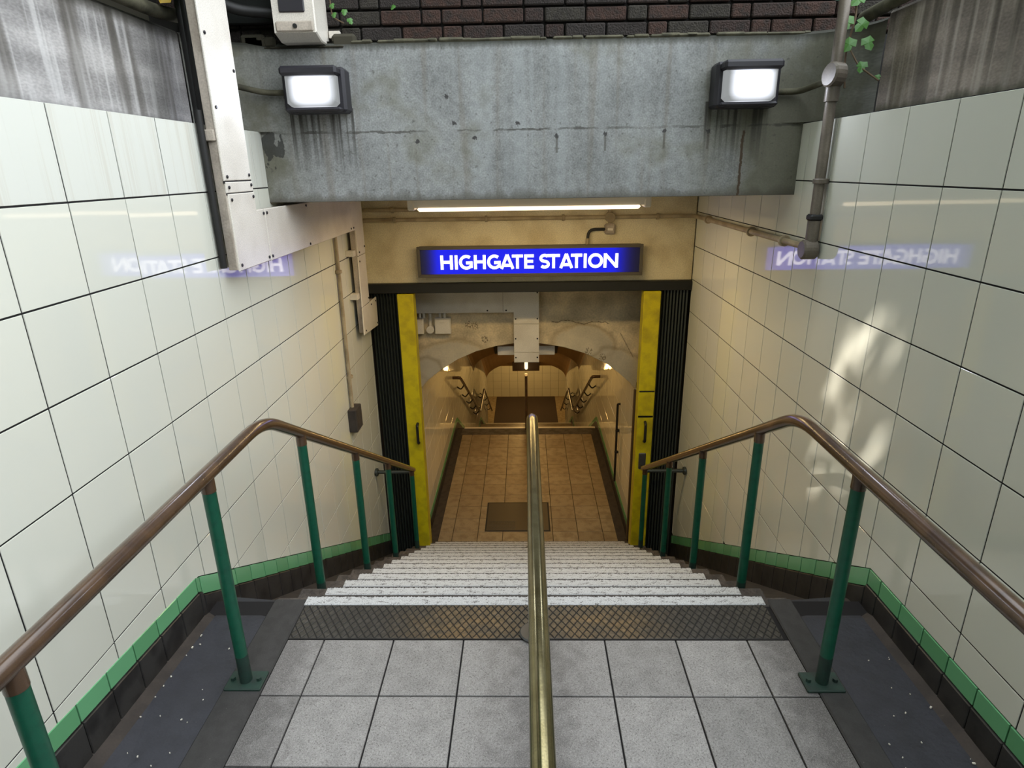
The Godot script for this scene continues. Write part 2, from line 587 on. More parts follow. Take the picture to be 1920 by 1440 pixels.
	M.beam.albedo_texture = paint(1248, 288, func(px, py):
		var x: float = -6.24 + px / 100.0
		var y: float = 8.62 - py / 100.0
		var k := n1.get_noise_2d(px, py)
		var c := Color(0.56, 0.565, 0.56) * (1.0 + 0.16 * k + 0.10 * n2.get_noise_2d(px, py) + 0.16 * n3.get_noise_2d(px, py))
		var r := run.get_noise_2d(px * 0.9, py * 0.035)
		c = c.lerp(Color(0.68, 0.70, 0.71), clampf(r * 0.7, 0.0, 0.3) * clampf(1.2 - absf(x - 0.6) * 0.3, 0.0, 1.0))
		c = c.lerp(Color(0.42, 0.37, 0.31), clampf(-r * 0.7 - 0.16, 0.0, 0.22))
		var brown := clampf((x - 2.9) * 0.6, 0.0, 0.85) * (0.8 + 1.2 * k) + clampf((-x - 3.9) * 0.35, 0.0, 0.4) * (1.0 + k) + clampf(k * 1.2 - 0.25, 0.0, 0.4)
		c = c.lerp(Color(0.36, 0.35, 0.28), clampf(brown, 0.0, 0.75))
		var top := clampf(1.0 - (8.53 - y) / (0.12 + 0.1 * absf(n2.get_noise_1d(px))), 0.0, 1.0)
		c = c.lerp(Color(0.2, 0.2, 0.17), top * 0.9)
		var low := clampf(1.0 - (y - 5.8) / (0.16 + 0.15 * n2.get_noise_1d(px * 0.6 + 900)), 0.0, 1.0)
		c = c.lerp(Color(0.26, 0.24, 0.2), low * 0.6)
		if n2.get_noise_2d(px * 1.3 + 70.0, py * 1.3) > 0.56:
			c = c.lerp(Color(0.26, 0.25, 0.23), 0.35)
		for lamp in [-3.72, 3.9]:   # runs below the two floodlights
			if absf(x - lamp) < 0.62 and y < 7.45 and y > 6.2:
				var s := clampf(run.get_noise_2d(px * 2.6, py * 0.05 + 77.0) * 2.2, 0.0, 1.0) * clampf((y - 6.3) / 1.0, 0.0, 1.0)
				c = c.lerp(Color(0.2, 0.19, 0.17), s * 0.8)
		var seam := absf(y - 7.04 - 0.025 * n2.get_noise_1d(px * 0.5))
		if seam < 0.012 + 0.03 * absf(n1.get_noise_1d(px * 3.0 + 40.0)):
			c = c.lerp(Color(0.2, 0.19, 0.17), 0.55 * clampf(0.6 + n1.get_noise_1d(px * 2.0) * 2.0, 0.0, 1.0))
		if absf(x - 4.05 - 0.02 * n2.get_noise_1d(py)) < 0.022 and y < 6.95:
			c = c.lerp(Color(0.24, 0.17, 0.1), 0.8)
		for q: Vector2 in [Vector2(-2.0, 6.86), Vector2(-0.93, 6.91), Vector2(-0.12, 7.15), Vector2(0.6, 6.92), Vector2(1.5, 6.94), Vector2(2.6, 6.97), Vector2(3.4, 6.95), Vector2(-1.3, 7.17), Vector2(-1.42, 7.62)]:
			var e := Vector2(x, y).distance_to(q)
			if e < 0.036 + 0.03 * n2.get_noise_2d(px * 4.0, py * 4.0):
				c = c.lerp(Color(0.2, 0.19, 0.19), 0.8)
			elif absf(x - q.x) < 0.02 and y < q.y and y > q.y - 0.3 and q.x > 0.0:
				c = c.lerp(Color(0.25, 0.23, 0.2), 0.45)
		if Vector2((x + 4.75) * 1.2, y - 6.78).length() < 0.22 + 0.32 * n2.get_noise_2d(px, py * 0.6):
			c = c.lerp(Color(0.14, 0.14, 0.13), 0.65)
		return c)
	for side in 2:
		M["side%d" % side] = mat(Color.WHITE, 0.85)
		M["side%d" % side].albedo_texture = paint(1024, 192, func(px, py):
			var y: float = 1.0 - py / 192.0     # 1 at the top
			var o: float = side * 400.0
			var k := n1.get_noise_2d(px + o, py * 2.0)
			var r := run.get_noise_2d(px * 1.3 + o, py * 0.05 + 9.0)
			var r2 := run.get_noise_2d(px * 4.0 + o, py * 0.08 + 50.0)
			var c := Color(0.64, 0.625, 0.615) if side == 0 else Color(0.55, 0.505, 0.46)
			c = c * (1.0 + 0.3 * k + 0.12 * n3.get_noise_2d(px + o, py))
			c = c.lerp(Color(0.84, 0.83, 0.82) if side == 0 else Color(0.74, 0.70, 0.65), clampf(r2 * 1.5, 0.0, 0.55))
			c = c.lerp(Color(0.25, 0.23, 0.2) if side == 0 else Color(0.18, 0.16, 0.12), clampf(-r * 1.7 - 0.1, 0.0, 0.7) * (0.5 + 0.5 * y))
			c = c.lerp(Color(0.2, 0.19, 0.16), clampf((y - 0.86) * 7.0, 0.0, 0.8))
			var foot := clampf((0.11 + 0.05 * n2.get_noise_1d(px + o) - y) * 14.0, 0.0, 1.0)
			c = c.lerp(Color(0.52, 0.51, 0.5) if side == 0 else Color(0.22, 0.22, 0.14), foot * 0.7)
			return c)


# ---------------------------------------------------------------- profiles
func left_line(d: float) -> float:      # upper edge of the green border on the left wall
	return 0.69 - 0.09 * (d - 7.72) if d < 7.72 else 0.652 - 0.576 * (d - 7.72)


func right_line(d: float) -> float:
	return 0.625 - 0.022 * (d - 7.93) if d < 7.93 else 0.622 - 0.596 * (d - 7.93)


func tread(d: float) -> float:
	return 0.0 if d <= NOSE else -RISE * ceilf((d - NOSE) / RUN)


func low_profile(d: float) -> float:    # the floor line of the lower passage
	if d < 32.2:
		return LOW
	if d < 44.15:
		return lerpf(LOW, LAND, (d - 32.2) / 11.95)
	if d < 49.2:
		return LAND
	return lerpf(LAND, DEEP, clampf((d - 49.2) / 10.1, 0.0, 1.0))


func _ready() -> void:
	rng.seed = 20240
	# ---- camera: fitted to the joints of the wall tiles
	var cam := Camera3D.new()
	cam.name = "camera"
	var p := 0.3349
	var ya := -0.0242
	var ro := 0.0164
	var r0 := Vector3(cos(ya), 0, sin(ya))
	var fw := Vector3(sin(ya) * cos(p), -sin(p), -cos(ya) * cos(p))
	var u0 := Vector3(sin(ya) * sin(p), cos(p), -cos(ya) * sin(p))
	cam.transform = Transform3D(Basis(r0 * cos(ro) - u0 * sin(ro), r0 * sin(ro) + u0 * cos(ro), -fw), V(0, 6.35, 0))
	cam.fov = rad_to_deg(2.0 * atan(720.0 / 1159.76))
	cam.near = 0.02
	cam.far = 200.0
	add_child(cam)
	cam.current = true
	# ---- sky, sun, exposure
	var we := WorldEnvironment.new()
	we.name = "world_environment"
	var env := Environment.new()
	var sky := Sky.new()
	var sm := ProceduralSkyMaterial.new()
	sm.sky_top_color = Color(0.89, 0.92, 0.945)
	sm.sky_horizon_color = Color(0.92, 0.94, 0.95)
	sm.ground_bottom_color = Color(0.16, 0.16, 0.14)
	sm.ground_horizon_color = Color(0.3, 0.31, 0.28)
	sm.sun_angle_max = 1.0
	sky.sky_material = sm
	env.background_mode = Environment.BG_SKY
	env.sky = sky
	env.background_energy_multiplier = 4.5
	env.tonemap_mode = Environment.TONE_MAPPER_LINEAR
	env.tonemap_exposure = 1.0
	env.sdfgi_enabled = true
	env.ssao_enabled = true
	env.ssil_enabled = true
	we.environment = env
	add_child(we)
	var sun := DirectionalLight3D.new()
	sun.name = "sun"
	var to_sun := Vector3(-0.60, 0.66, 0.45).normalized()
	sun.light_color = Color(1.0, 0.97, 0.92)
	sun.light_energy = 3.8
	sun.light_angular_distance = 1.0
	sun.shadow_enabled = true
	sun.sky_mode = DirectionalLight3D.SKY_MODE_LIGHT_ONLY
	add_child(sun)
	sun.look_at_from_position(to_sun * 40.0, Vector3.ZERO)

	make_materials()
	side_walls()
	upper_concrete()
	landing()
	stairs()
	back_wall()
	lower_passage()
	deep_hall()
	handrails()
	gate()
	trunking()
	pipes()
	lamps()
	station_sign()
	growth(to_sun)


# ---------------------------------------------------------------- the setting
func side_walls() -> void:
	for side in 2:
		var left := side == 0
		var x := LX if left else RX
		var t := on_left(x) if left else on_right(x)
		var line := left_line if left else right_line
		var w := struct("wall_left" if left else "wall_right", "left wall of large glossy cream tiles above a green border and black skirting" if left else "right wall of large glossy cream tiles, dappled by sunlight through leaves")
		var s := Shape.new()
		s.prism(t, PackedVector2Array([Vector2(-24, 7.06), Vector2(21.6, 7.06), Vector2(21.6, -9), Vector2(-24, -9)]), -1.6, -0.011, 0.0, true)
		part("backing", s, M.grout, w)
		var top := 7.0786 if left else 7.059
		var c0 := 6.88 if left else 7.062
		var pc := 1.0085 if left else 1.0
		var brk := 7.72 if left else 7.93
		var d1 := 19.12
		var region := PackedVector2Array([Vector2(1.6, top), Vector2(d1, top), Vector2(d1, line.call(d1)), Vector2(brk, line.call(brk)), Vector2(1.6, line.call(1.6))])
		tiled(w, "tile", t, c0, pc, -6, 13, top - 1.0, 1.0, 0, 1, region, 0.021, -0.05, 0.0, 0.003, [M.tile_top] if left else M.tiles, 0.004)
		tiled(w, "tile", t, c0, pc, -6, 13, top, 1.0, -14, -1, region, 0.021, -0.05, 0.0, 0.003, M.tiles, 0.0035)
		var d := 1.62
		var k := 0
		while d < d1 - 0.01:
			var e := minf(d + 0.5, d1)
			if d < brk and e > brk:
				e = brk
			var th := 0.265 if d < brk else 0.32
			var bh := 0.46 if d < brk else 0.55
			var a: float = line.call(d)
			var b: float = line.call(e)
			var g := Shape.new()
			g.prism(t, PackedVector2Array([Vector2(d + 0.01, a - 0.016), Vector2(e - 0.01, b - 0.016), Vector2(e - 0.01, b - th), Vector2(d + 0.01, a - th)]), -0.05, 0.012, 0.004)
			part("border_tile", g, M.green_tile if (k * 7) % 3 else M.green_tile2, w)
			var bl := Shape.new()
			bl.prism(t, PackedVector2Array([Vector2(d + 0.005, a - th - 0.012), Vector2(e - 0.005, b - th - 0.012), Vector2(e - 0.005, b - th - bh - 0.3), Vector2(d + 0.005, a - th - bh - 0.3)]), -0.05, 0.035, 0.01)
			part("skirting_tile", bl, M.skirting, w)
			d = e
			k += 1


func upper_concrete() -> void:
	# the concrete above the tiles: left wall, rounded corner, lintel, rounded corner, right wall
	var xl := -5.62
	var xr := 5.8
	var r := 1.1
	var wall_l := Shape.new()
	wall_l.uvf = func(q: Vector3): return Vector2((-q.z / S + 7.0) / 19.0, 1.0 - (q.y / S - 7.06) / 1.5)
	wall_l.prism(on_left(xl), rect(-24, 7.06, 12.4 - r, 8.55), -1.2, 0.0, 0.05, true)
	var wl := struct("wall_left", "grey rain-streaked concrete wall above the left tiles")
	part("concrete_face", wall_l, M.side0, wl)
	var wall_r := Shape.new()
	wall_r.uvf = func(q: Vector3): return Vector2((-q.z / S + 7.0) / 19.0, 1.0 - (q.y / S - 7.06) / 1.65)
	wall_r.prism(on_right(xr), rect(-24, 7.06, 12.4 - r, 8.62), -1.2, 0.0, 0.05, true)
	var wr := struct("wall_right", "brown mossy concrete wall above the right tiles")
	part("concrete_face", wall_r, M.side1, wr)
	var beam := struct("beam", "massive weathered grey concrete lintel across the stairway with two floodlights on it")
	var uv := func(q: Vector3): return Vector2((q.x / S + 6.24) / 12.48, (8.62 - q.y / S) / 2.88)
	var up := Shape.new()
	up.uvf = uv
	var plan := PackedVector2Array()
	for i in 13:
		var a := PI * 0.5 * i / 12.0
		plan.append(Vector2(xl + r - r * cos(a), 12.4 - r + r * sin(a)))
	for i in 13:
		var a := PI * 0.5 * (1.0 - i / 12.0)
		plan.append(Vector2(xr - r + r * cos(a), 12.4 - r + r * sin(a)))
	for i in plan.size() - 1:
		var a := plan[i]
		var b := plan[i + 1]
		var nrm := Vector3(-(a.x + b.x) * 0.2, 0, 1)
		up.quad(V(a.x, 7.07, a.y), V(b.x, 7.07, b.y), V(b.x, 8.5, b.y), V(a.x, 8.5, a.y), nrm)
		up.quad(V(a.x, 8.5, a.y), V(b.x, 8.5, b.y), V(b.x * 1.01, 8.55, b.y + 0.06), V(a.x * 1.01, 8.55, a.y + 0.06), nrm)
	up.quad(V(xl, 8.55, 12.4), V(xr, 8.55, 12.4), V(xr, 8.55, 14.4), V(xl, 8.55, 14.4), Vector3.UP)
	for i in plan.size() - 1:
		up.quad(V(plan[i].x, 7.07, plan[i].y), V(plan[i + 1].x, 7.07, plan[i + 1].y), V(plan[i + 1].x, 7.07, 12.6), V(plan[i].x, 7.07, 12.6), Vector3.DOWN)
	part("upper_face", up, M.beam, beam)
	var lo := Shape.new()
	lo.uvf = uv
	lo.prism(on_back(12.4), rect(LX, 5.8, RX, 7.075), -1.5, 0.0, 0.006, true)
	part("lower_face", lo, M.beam, beam)
	var core := Shape.new()
	core.box(space(), Vector3(-6.8, 7.0, 12.5), Vector3(7.0, 8.5, 14.6))
	part("core", core, M.kerb, beam)
	# the coping that runs along the tops, with its cable
	var moss := Shape.new()
	for i in 46:
		var x := -5.0 + 10.0 * i / 45.0 + rng.randf_range(-0.1, 0.1)
		var h := rng.randf_range(0.02, 0.05)
		if x < -3.2:
			continue
		var wd := rng.randf_range(0.06, 0.2)
		moss.box(space(), Vector3(x - wd, 8.5, 12.38), Vector3(x + wd, 8.53 + h, 12.56), 0.03)
	var mo := part("moss", moss, M.mossy, self)
	mo.set_meta("kind", "stuff")
	tag(mo, "dark moss and dirt lying along the top edge of the lintel", "moss")
	var dirt := Shape.new()
	for i in 30:
		var x := rng.randf_range(-5.0, -3.2)
		var w := rng.randf_range(0.1, 0.25)
		var h := rng.randf_range(0.08, 0.2)
		if x + w > -4.28 and x - w < -3.48:
			h = -0.02
		dirt.box(Transform3D(Basis(Vector3(S, 0, 0), Vector3(0, S, 0), Vector3(0, 0, -S)), V(0, 0, 0)), Vector3(x - w, 8.45, 12.36 + 0.02 * (i % 4)), Vector3(x + w, 8.5 + h, 12.58), 0.05)
	var dob := part("dirt_bank", dirt, M.earth, self)
	tag(dob, "dark dirt banked on the lintel under the metal cabinet", "dirt", "", "stuff")
	var pan := Shape.new()
	pan.box(space(), Vector3(-5.5, 8.86, 12.45), Vector3(-4.3, 10.4, 12.56), 0.02)
	tag(part("steel_sheet", pan, M.gate_dark, self), "black steel sheet on the bricks left of the metal cabinet", "sheet")
	# brick wall standing on the lintel
	var bw := struct("wall_back", "dark old brick wall standing on top of the concrete lintel")
	var s := Shape.new()
	s.box(space(), Vector3(-7, 8.5, 12.72), Vector3(7.2, 12.5, 13.6))
	part("mortar_bed", s, M.mortar, bw)
	for row in 9:
		var y := 8.56 + row * 0.26
		var x := -6.6 + (0.37 if row % 2 else 0.0)
		var k := 0
		while x < 6.8:
			var len := 0.74 if (k + row) % 3 != 2 else 0.36
			var b := Shape.new()
			var o := rng.randf_range(-0.02, 0.02)
			b.box(space(), Vector3(x, y + 0.012, 12.6 + o), Vector3(x + len - 0.03, y + 0.232, 12.8), 0.02)
			part("brick", b, M["brick%d" % (rng.randi() % 4)], bw)
			x += len
			k += 1
	# earth and lid over the passage, so that daylight comes in only by the stairway
	var ground := struct("ground", "earth over the underground passage behind the brick wall")
	box_part("soil", Vector3(-9, 8.0, 13.7), Vector3(9, 11.5, 40), 0.0, M.earth, ground)
	box_part("soil", Vector3(-16, 8.55, -30), Vector3(-6.82, 9.2, 13.6), 0.0, M.earth, ground)
	box_part("soil", Vector3(7.0, 8.62, -30), Vector3(16, 9.2, 13.6), 0.0, M.earth, ground)
	var ce := struct("ceiling", "cream painted ceiling behind the concrete lintel, above the lit sign")
	box_part("slab", Vector3(-6.5, 5.83, 13.4), Vector3(6.7, 7.2, 21.6), 0.0, M.plaster, ce)


func landing() -> void:
	var f := struct("floor", "upper landing of square grey stone tiles with dark asphalt margins")
	box_part("base", Vector3(-4.99, -1.2, -24), Vector3(5.18, -0.03, 8.0), 0.0, M.grout, f)
	var t := on_floor(0.0)
	tiled(f, "paving_tile", t, -2.931, 1.0035, -1, 7, 7.14, 1.004, -7, 0, rect(-3.455, 0.2, 3.675, 7.135), 0.022, -0.05, 0.0, 0.006, M.paving, 0.0015)
	for side in 2:
		var x0 := -3.47 if side == 0 else 3.69
		var x1 := -3.98 if side == 0 else 4.06
		var x2 := LX if side == 0 else RX
		var g: float = -1.0 if side == 0 else 1.0
		var k := Shape.new()
		k.box(space(), Vector3(minf(x0, x1), -0.3, -24), Vector3(maxf(x0, x1), 0.012, 8.02), 0.02)
		part("kerb", k, M.kerb, f)
		var a := Shape.new()
		var slope := 0.075 if side == 0 else 0.02
		var pts := [-24.0, 0.0, 3.0, 6.0, 7.6, 8.3]
		for i in pts.size() - 1:
			var d0: float = pts[i]
			var d1: float = pts[i + 1]
			var y0 := clampf(slope * (7.6 - d0), 0.0, 0.5) - maxf(0.0, d0 - 7.6) * 0.35
			var y1 := clampf(slope * (7.6 - d1), 0.0, 0.5) - maxf(0.0, d1 - 7.6) * 0.35
			var z0 := -0.01 - maxf(0.0, d0 - 7.6) * 0.35
			var z1 := -0.01 - maxf(0.0, d1 - 7.6) * 0.35
			a.quad(V(x1, z0, d0), V(x2 - g * 0.17, y0 * 0.7 - 0.01, d0), V(x2 - g * 0.17, y1 * 0.7 - 0.01, d1), V(x1, z1, d1), Vector3.UP)
		part("asphalt", a, M.asphalt, f)
		var gu := Shape.new()
		for i in pts.size() - 1:
			var d0: float = pts[i]
			var d1: float = pts[i + 1]
			var y0 := clampf(slope * (7.6 - d0), 0.0, 0.5) - maxf(0.0, d0 - 7.6) * 0.35
			var y1 := clampf(slope * (7.6 - d1), 0.0, 0.5) - maxf(0.0, d1 - 7.6) * 0.35
			gu.quad(V(x2 - g * 0.18, y0 * 0.7 - 0.012, d0), V(x2, y0 + 0.03, d0), V(x2, y1 + 0.03, d1), V(x2 - g * 0.18, y1 * 0.7 - 0.012, d1), Vector3.UP)
		part("gutter", gu, M.gutter, f)
	var lit := Shape.new()
	for k in 70:
		var left := k % 2 == 0
		var d := rng.randf_range(2.6, 7.2)
		var x := rng.randf_range(-4.75, -4.05) if left else rng.randf_range(4.15, 4.95)
		if k % 3 == 0:
			x = -4.74 if left else 4.93
		var z := rng.randf_range(0.0015, 0.0038) * (1.0 if k % 9 else 1.8)
		var y := 0.01 + (clampf(0.075 * (7.6 - d), 0.0, 0.5) * 0.7 * clampf((-x - 3.98) / 0.8, 0.0, 1.0) if left else clampf(0.02 * (7.6 - d), 0.0, 0.5) * 0.7 * clampf((x - 4.06) / 0.9, 0.0, 1.0))
		lit.box(Transform3D(Basis(Vector3.UP, rng.randf() * TAU), V(x, y, d)), Vector3(-z, -0.003, -z * 0.6), Vector3(z, 0.002, z * 0.6), 0.001)
	var lo := part("litter", lit, M.lamp_body, self)
	tag(lo, "pale crumbs of grit and paper scattered along the dark margins", "litter", "", "stuff")
	# the bronze plate at the head of the stairs, cut into diamonds
	var pm := StandardMaterial3D.new()
	pm.albedo_texture = M.plate_tex
	pm.roughness = 0.42
	pm.metallic = 0.35
	var pl := thing("tread_plate", V(0.08, 0, 7.5), "dark chequered metal plate worn to bronze at the head of the stairs", "plate")
	var uv := func(q: Vector3): return Vector2((q.x / S + 3.46) / 7.08, (7.88 + q.z / S) / 0.74)
	box_part("bed", Vector3(-3.46, -0.1, 7.145), Vector3(3.62, -0.004, 7.875), 0.0, M.groove, pl)
	var stud := Shape.new()
	stud.uvf = uv
	var region := rect(-3.45, 7.16, 3.61, 7.87)
	var q := 0.118
	for i in range(-32, 33):
		for j in range(0, 9):
			var c := Vector2(0.08 + i * q + (q * 0.5 if j % 2 else 0.0), 7.16 + j * q * 0.76)
			var rh := PackedVector2Array([c + Vector2(-0.052, 0), c + Vector2(0, -0.079), c + Vector2(0.052, 0), c + Vector2(0, 0.079)])
			for piece in Geometry2D.intersect_polygons(rh, region):
				stud.prism(t, piece, -0.006, 0.008, 0.006)
	var so := part("diamond_studs", stud, pm, pl)
	so.set_meta("kind", "stuff")


func stairs() -> void:
	var st := struct("staircase", "flight of brown stone steps with worn white painted edges going down")
	for k in range(0, 14):
		var y := -RISE * k
		var d1 := NOSE + RUN * k
		if k > 0:
			var s := Shape.new()
			s.box(space(), Vector3(-3.97, y - 0.75, d1 - RUN - 0.02), Vector3(4.03, y, d1), 0.035)
			part("step", s, M.step, st)
		else:
			box_part("step", Vector3(-3.97, -0.75, 7.87), Vector3(4.03, 0.0, d1), 0.035, M.step, st)
		var nz := Shape.new()
		nz.uvf = func(q: Vector3): return Vector2((q.x / S + 3.6) / 7.4 + 0.13 * k, clampf((-q.z / S - (d1 - 0.205)) / 0.217, 0.0, 1.0))
		nz.box(space(), Vector3(-3.49 + rng.randf_range(-0.02, 0.02), y - 0.05, d1 - 0.205), Vector3(3.62 + rng.randf_range(-0.02, 0.02), y + 0.014, d1 + 0.012), 0.012)
		part("nosing", nz, M.nosing, st)
	for side in 2:
		var line := left_line if side == 0 else right_line
		var t := on_left(LX) if side == 0 else on_right(RX)
		var a: float = line.call(8.3) - 0.87
		var b: float = line.call(19.3) - 0.87
		var s := Shape.new()
		s.prism(t, PackedVector2Array([Vector2(8.0, a + 0.18), Vector2(19.3, b), Vector2(19.3, b - 1.5), Vector2(8.0, a - 1.5)]), -0.05, 1.0)
		part("ramp", s, M.gutter, st)
	box_part("base", Vector3(-4.99, -9.0, 8.1), Vector3(5.18, -7.6, 21.0), 0.0, M.grout, st)


func back_wall() -> void:
	# the cream wall over the gate
	var w := struct("wall_back", "cream painted wall over the gate that carries the blue station sign")
	var s := Shape.new()
	s.prism(on_back(19.15), rect(LX, 3.03, RX, 5.85), -0.5, 0.0, 0.02, true)
	part("plaster", s, M.plaster, w)
	# wall with the arch of the passage
	var a := struct("wall_back", "stained cream wall with the arched opening of the passage beyond the gate")
	var arch := PackedVector2Array([Vector2(-5.0, 3.2), Vector2(-5.0, -7.43), Vector2(-3.93, -7.43)])
	for v in [[-3.93, -1.3], [-3.79, -1.094], [-3.519, -0.791], [-3.043, -0.413], [-2.426, -0.02], [-1.752, 0.27], [-1.05, 0.455], [-0.453, 0.54], [0.03, 0.56], [0.484, 0.54], [1.327, 0.394], [2.081, 0.162], [2.875, -0.24], [3.356, -0.627], [3.693, -0.931], [3.94, -1.25]]:
		arch.append(Vector2(v[0], v[1]))
	arch.append_array(PackedVector2Array([Vector2(3.94, -7.43), Vector2(5.2, -7.43), Vector2(5.2, 3.2)]))
	var sh := Shape.new()
	sh.uvf = func(q: Vector3): return Vector2((q.x / S + 5.0) / 10.24, clampf((3.2 - q.y / S) / 4.8, 0.0, 0.99))
	sh.prism(on_back(21.0), arch, -0.35, 0.0, 0.015, true)
	part("arch_face", sh, M.arch_paint, a)
	var c := struct("ceiling", "dark ceiling between the gate and the arch")
	box_part("slab", Vector3(-5.0, 3.05, 19.6), Vector3(5.2, 3.6, 21.4), 0.0, M.plaster, c)
	box_part("timber_strip", Vector3(3.86, -7.4, 20.86), Vector3(4.02, -1.2, 21.02), 0.02, M.stem, a)


func lower_passage() -> void:
	var f := struct("floor", "orange-lit tiled floor of the passage at the foot of the stairs")
	box_part("base", Vector3(-5, LOW - 0.9, 20.0), Vector3(5.2, LOW - 0.03, 32.2), 0.0, M.grout, f)
	var t := on_floor(LOW)
	tiled(f, "floor_tile", t, -2.985, 1.0, -1, 7, 20.54, 0.99, -1, 11, rect(-3.52, 20.05, 3.53, 31.15), 0.02, -0.04, 0.0, 0.005, M.low_floor, 0.001)
	var fs := Shape.new()
	fs.box(space(), Vector3(-3.6, LOW - 0.6, 31.16), Vector3(3.65, LOW + 0.004, 32.02), 0.01)
	part("edge_strip", fs, M.step, f)
	for side in 2:
		var g: float = -1.0 if side == 0 else 1.0
		var s := Shape.new()
		s.quad(V(g * 3.53, LOW, 20.0), V(g * 3.93, LOW - 0.03, 20.0), V(g * 3.93, LOW - 0.03, 32.1), V(g * 3.53, LOW, 32.1), Vector3.UP)
		part("gutter", s, M.gutter, f)
	var hatch := thing("inspection_cover", V(-0.4, LOW, 22.7), "brown metal inspection cover let into the passage floor", "cover")
	box_part("frame", Vector3(-1.72, LOW - 0.02, 21.55), Vector3(0.93, LOW + 0.012, 23.82), 0.004, M.groove, hatch)
	box_part("lid", Vector3(-1.66, LOW - 0.02, 21.61), Vector3(0.87, LOW + 0.02, 23.76), 0.006, M.cover, hatch)
	var dots := Shape.new()
	for i in 18:
		for j in 6:
			var c := V(-1.55 + i * 0.06 + (0.03 if j % 2 else 0.0), LOW + 0.02, 21.72 + j * 0.11)
			dots.box(Transform3D(Basis(Vector3.UP, 0.7 * (1 if (i + j) % 2 else -1)), c), Vector3(-0.004, -0.001, -0.009), Vector3(0.004, 0.0022, 0.009), 0.001)
	var dp := part("raised_pattern", dots, M.steel_dark, hatch)
	dp.set_meta("kind", "stuff")
	# side walls, vault
	for side in 2:
		var x := -3.92 if side == 0 else 3.93
		var tr := on_left(x) if side == 0 else on_right(x)
		var w := struct("wall_left" if side == 0 else "wall_right", "left tiled wall of the passage beyond the gate" if side == 0 else "right tiled wall of the passage beyond the gate")
		var ds := [20.95, 32.0, 43.9, 49.0, 58.5]
		var poly := PackedVector2Array()
		var back := PackedVector2Array()
		for d: float in ds:
			poly.append(Vector2(d, low_profile(d) + 0.66))
			back.append(Vector2(d, low_profile(d) - 0.9))
		for i in range(ds.size() - 1, -1, -1):
			poly.append(Vector2(ds[i], low_profile(ds[i]) + 6.3))
			back.append(Vector2(ds[i], low_profile(ds[i]) + 6.5))
		var s := Shape.new()
		s.prism(tr, back, -0.6, -0.011, 0.0, true)
		part("backing", s, M.grout, w)
		tiled(w, "tile", tr, 20.95, 1.0, 0, 12, LOW + 6.3, 1.0, -6, 0, Geometry2D.intersect_polygons(poly, rect(20, -10, 32.94, 2))[0], 0.014, -0.04, 0.0, 0.005, M.tiles, 0.003)
		var far := Shape.new()
		tiled(w, "tile", tr, 20.95, 1.0, 12, 39, LOW + 6.3, 1.0, -19, 0, Geometry2D.intersect_polygons(poly, rect(32.96, -24, 60, 2))[0], 0.014, -0.04, 0.0, 0.004, M.tiles, 0.0, far)
		var fo := part("distant_tiles", far, M.tile1, w)
		fo.set_meta("kind", "stuff")
		var gb := Shape.new()
		var bb := Shape.new()
		var d := 20.95
		while d < 58.4:
			var e := minf(d + 0.5, 58.5)
			var a := low_profile(d) + 0.65
			var b := low_profile(e) + 0.65
			var own := d < 33.0
			var g1 := Shape.new() if own else gb
			var b1 := Shape.new() if own else bb
			g1.prism(tr, PackedVector2Array([Vector2(d + 0.006, a), Vector2(e - 0.006, b), Vector2(e - 0.006, b - 0.24), Vector2(d + 0.006, a - 0.24)]), -0.04, 0.012, 0.005)
			b1.prism(tr, PackedVector2Array([Vector2(d + 0.004, a - 0.25), Vector2(e - 0.004, b - 0.25), Vector2(e - 0.004, b - 1.1), Vector2(d + 0.004, a - 1.1)]), -0.04, 0.03, 0.008)
			if own:
				part("border_tile", g1, M.green_tile, w)
				part("skirting_tile", b1, M.skirting, w)
			d = e
		part("distant_border", gb, M.green_tile, w).set_meta("kind", "stuff")
		part("distant_skirting", bb, M.skirting, w).set_meta("kind", "stuff")
	var vault := struct("ceiling", "brown painted barrel vault of the passage, stepping down with the stairs")
	var vs := Shape.new()
	var dd := [21.0, 32.0, 43.9, 49.0, 58.5]
	for i in dd.size() - 1:
		for k in 20:
			for o: float in [0.0, 0.3]:
				var q := []
				for e: Array in [[dd[i], k], [dd[i + 1], k], [dd[i + 1], k + 1], [dd[i], k + 1]]:
					var an: float = PI * e[1] / 20.0
					q.append(V(-(3.95 + o) * cos(an), low_profile(e[0]) + 6.28 + (1.72 + o) * sin(an), e[0]))
				var mid: float = PI * (k + 0.5) / 20.0
				vs.quad(q[0], q[1], q[2], q[3], Vector3(cos(mid), -sin(mid), 0) * (1.0 if o == 0.0 else -1.0))
	part("shell", vs, M.vault, vault)
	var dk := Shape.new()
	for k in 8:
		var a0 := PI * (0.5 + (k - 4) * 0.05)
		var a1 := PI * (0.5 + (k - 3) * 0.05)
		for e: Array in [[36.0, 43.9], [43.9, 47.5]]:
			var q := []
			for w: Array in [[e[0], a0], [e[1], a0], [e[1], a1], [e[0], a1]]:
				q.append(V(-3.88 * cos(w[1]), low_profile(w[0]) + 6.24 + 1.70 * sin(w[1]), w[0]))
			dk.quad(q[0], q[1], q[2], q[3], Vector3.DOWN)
	part("dark_crown_sheet", dk, M.gate_dark, vault)  # black sheet added under the vault to darken its unlit crown
